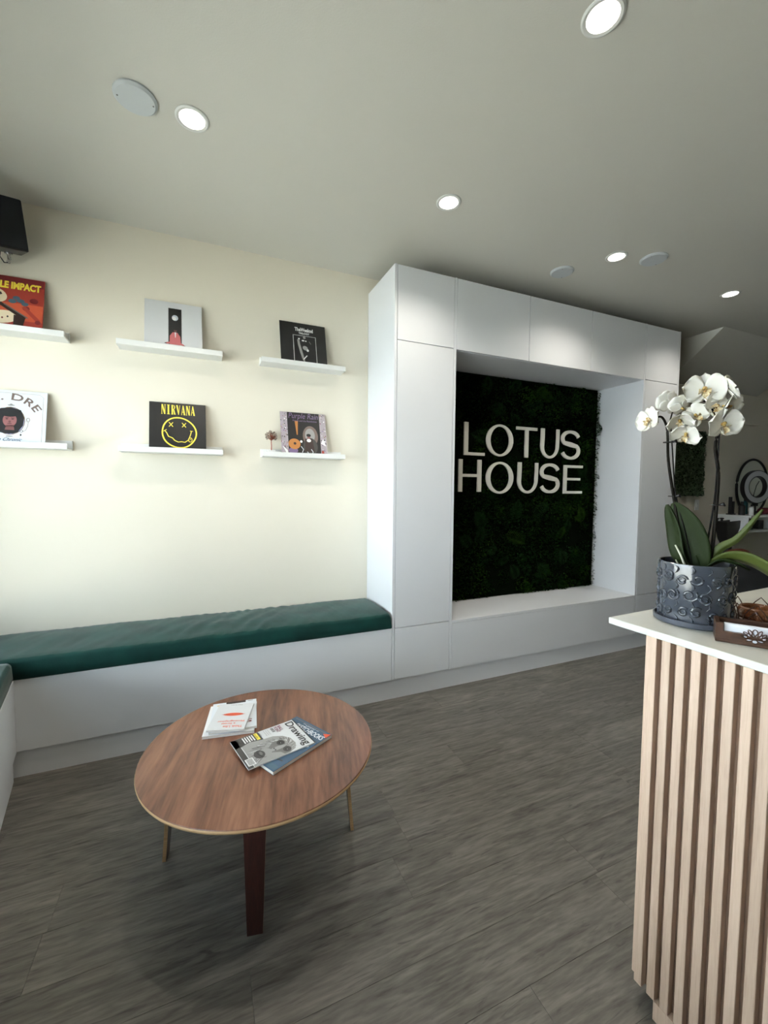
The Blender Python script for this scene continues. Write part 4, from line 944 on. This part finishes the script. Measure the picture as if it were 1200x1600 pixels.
t = thing('wall_desk', 'white wall-mounted styling shelf with lower tray below the round mirror', 'shelf', (5.2, -.2, 1.13))
box('top_board', WHITE2, 4.32, 6.2, -.36, -.002, 1.12, 1.142, t, .002); box('lower_board', WHITE2, 4.32, 6.2, -.34, -.002, .955, .975, t, .002)
for x in (4.34, 4.95, 5.6, 6.16): box('bracket', WHITE2, x-.01, x+.01, -.33, -.003, .976, 1.119, t)
def bottle(x, y, z, h, r_, m, cap, name, label, cat='bottle'):
    t = thing(name, label, cat, (x, y, z))
    MB().lathe([(.001, 0), (r_, 0), (r_, h*.62), (r_*.9, h*.70), (r_*.38, h*.78), (r_*.36, h*.82), (.001, h*.82)], n=18, caps=False).build('body', m, t, smooth='auto')
    MB().lathe([(.001, h*.80), (r_*.45, h*.80), (r_*.45, h), (.001, h)], n=14, caps=False).build('cap', cap, t, smooth='auto')
bottle(4.66, -.13, 1.1425, .19, .028, mat('teal_plastic', (30, 92, 100), .3), BLACK, 'spray_bottle', 'teal bottle on the styling shelf under the ring light')
bottle(4.38, -.24, 1.1425, .15, .03, BLACK, BLACK, 'pump_bottle', 'black bottle at the left end of the styling shelf'); bottle(4.44, -.30, 1.1425, .12, .022, WHITE2, BLACK, 'pump_bottle', 'small white bottle on the styling shelf left of the teal one')
t = thing('clipper_stand', 'black clipper stand at the left end of the styling shelf', 'stand', (4.36, -.14, 1.1425))
MB().box(-.03, .05, -.03, .03, 0, .012).box(-.02, .0, -.015, .015, .012, .20).box(.015, .04, -.02, .02, .012, .15).build('body', BLACK, t, bevel=.003)
t = thing('towel_roll', 'dark red rolled towel on the styling shelf right of the teal bottle', 'towel', (4.80, -.26, 1.182))
MB().tube([(-.09, 0, 0), (-.085, 0, 0), (.085, 0, 0), (.09, 0, 0)], [.025, .038, .038, .025], 16).build('roll', mat('dark_red_towel', (92, 22, 34), .95, bump=.6), t, smooth=True)
for x, h, lb_ in ((4.55, .12, 'black tool box at the left end of the lower tray'), (4.76, .10, 'black tool box on the lower tray under the red towel'), (5.1, .11, 'black tool box on the lower tray, farthest right')):
    o = MB().box(-.05, .05, -.05, .05, 0, h).box(-.035, .035, -.054, -.05, .02, h-.02).build('tool_box', BLACK, bevel=.004); o.location = (x, -.2, .9755); tag(o, lb_, 'box', 'black tool boxes on the lower tray')

def salon_chair(x, y, rz, label, arms=True, back=.56, s_=1.0):
    t = thing('salon_chair', label, 'chair', (x, y, 0), (0, 0, rz), group='black salon chairs' if arms else None)
    MB().box(-.26, .26, -.24, .26, .44, .56).build('seat', BLACKL, t, bevel=.03, seg=3)
    # backrest leans away, wider at the top
    mb = MB(); mb.rings([[(-.20, -.24, .50), (.20, -.24, .50), (.20, -.17, .50), (-.20, -.17, .50)], [(-.22, -.27, .50+back*.55), (.22, -.27, .50+back*.55), (.22, -.19, .50+back*.55), (-.22, -.19, .50+back*.55)], [(-.27, -.32, .54+back), (.27, -.32, .54+back), (.27, -.25, .54+back), (-.27, -.25, .54+back)]]); mb.build('backrest', BLACKL, t, bevel=.02, seg=3)
    MB().tube([(0, 0, .44), (0, 0, .05)], .035, 14).build('column', CHROME, t, smooth='auto')
    MB().lathe([(.001, 0), (.28, 0), (.28, .012), (.05, .05), (.001, .05)], n=32, caps=False).build('base', CHROME, t, smooth='auto')
    MB().box(-.14, .14, .25, .30, .12, .15).box(-.02, .02, .1, .26, .12, .14).tube([(0, .02, .13), (0, .1, .13)], .02, 8).build('footrest', CHROME, t, bevel=.005)
    if arms:
        for sx in (-1, 1):
            P_ = smooth_path([(sx*.30, -.24, .745), (sx*.31, -.08, .795), (sx*.31, .12, .80), (sx*.30, .27, .755)], 5)
            MB().tube(P_, [.020]*2+[.026]*(len(P_)-4)+[.020]*2, 10, flat=.7).build('armrest', REDWOOD, t, smooth=True)
            MB().tube([(sx*.30, -.12, .785), (sx*.29, .0, .48)], .012, 8).tube([(sx*.30, .14, .785), (sx*.29, .02, .48)], .012, 8).build('arm_support', CHROME, t, smooth='auto')
    return t
ca = salon_chair(3.84, -.77, R(-90), 'black salon chair with red-brown arms, nearest the orchid leaves', back=.22)
cb = salon_chair(4.60, -.80, R(-80), 'black salon chair with red-brown arms farther right below the mirror', back=.22)
t = thing('armchair', 'black upholstered armchair just beyond the reception counter', 'chair', (2.86, -1.12, 0), (0, 0, R(-60)))
MB().box(-.36, .36, -.34, .34, .06, .42).build('base', BLACKL, t, bevel=.03, seg=3)
MB().box(-.26, .26, -.20, .34, .42, .52).build('seat_cushion', BLACKL, t, bevel=.035, seg=3)
MB().box(-.38, .38, -.40, -.22, .06, .90).build('backrest', BLACKL, t, bevel=.04, seg=3)
for sx in (-1, 1): MB().box(min(sx*.26, sx*.38), max(sx*.26, sx*.38), -.24, .34, .06, .64).build('arm', BLACKL, t, bevel=.03, seg=3)
for a_, b_ in ((-.3, -.3), (.3, -.3), (-.3, .28), (.3, .28)): MB().tube([(a_, b_, 0), (a_, b_, .07)], .02, 10).build('foot', BLACK, t)

# shampoo basin on a pedestal beside the chairs
t = thing('shampoo_basin', 'black shampoo basin with two knobs standing below the small moss panel', 'basin', (4.22, -.20, 0))
mb = MB(); mb.rings([[(-.05, -.04, .80), (.05, -.04, .80), (.05, .04, .80), (-.05, .04, .80)], [(-.10, -.05, .88), (.05, -.05, .88), (.05, .05, .88), (-.10, .05, .88)], [(-.15, -.06, 1.075), (.16, -.06, 1.085), (.16, .06, 1.085), (-.15, .06, 1.075)], [(-.12, -.045, 1.075), (.13, -.045, 1.085), (.13, .045, 1.085), (-.12, .045, 1.075)], [(-.06, -.03, .95), (.04, -.03, .95), (.04, .03, .95), (-.06, .03, .95)]]); mb.build('bowl', BLACK, t, bevel=.006)
MB().lathe([(.12, 0), (.12, .02), (.04, .05), (.04, .80), (.001, .80)], n=24).build('pedestal', BLACK, t, smooth='auto')
for x in (-.12, -.03): MB().lathe([(.014, 0), (.010, .018), (.020, .022), (.020, .034), (.001, .036)], (x, .052, 1.075), 14).build('knob', BLACK, t, smooth='auto')
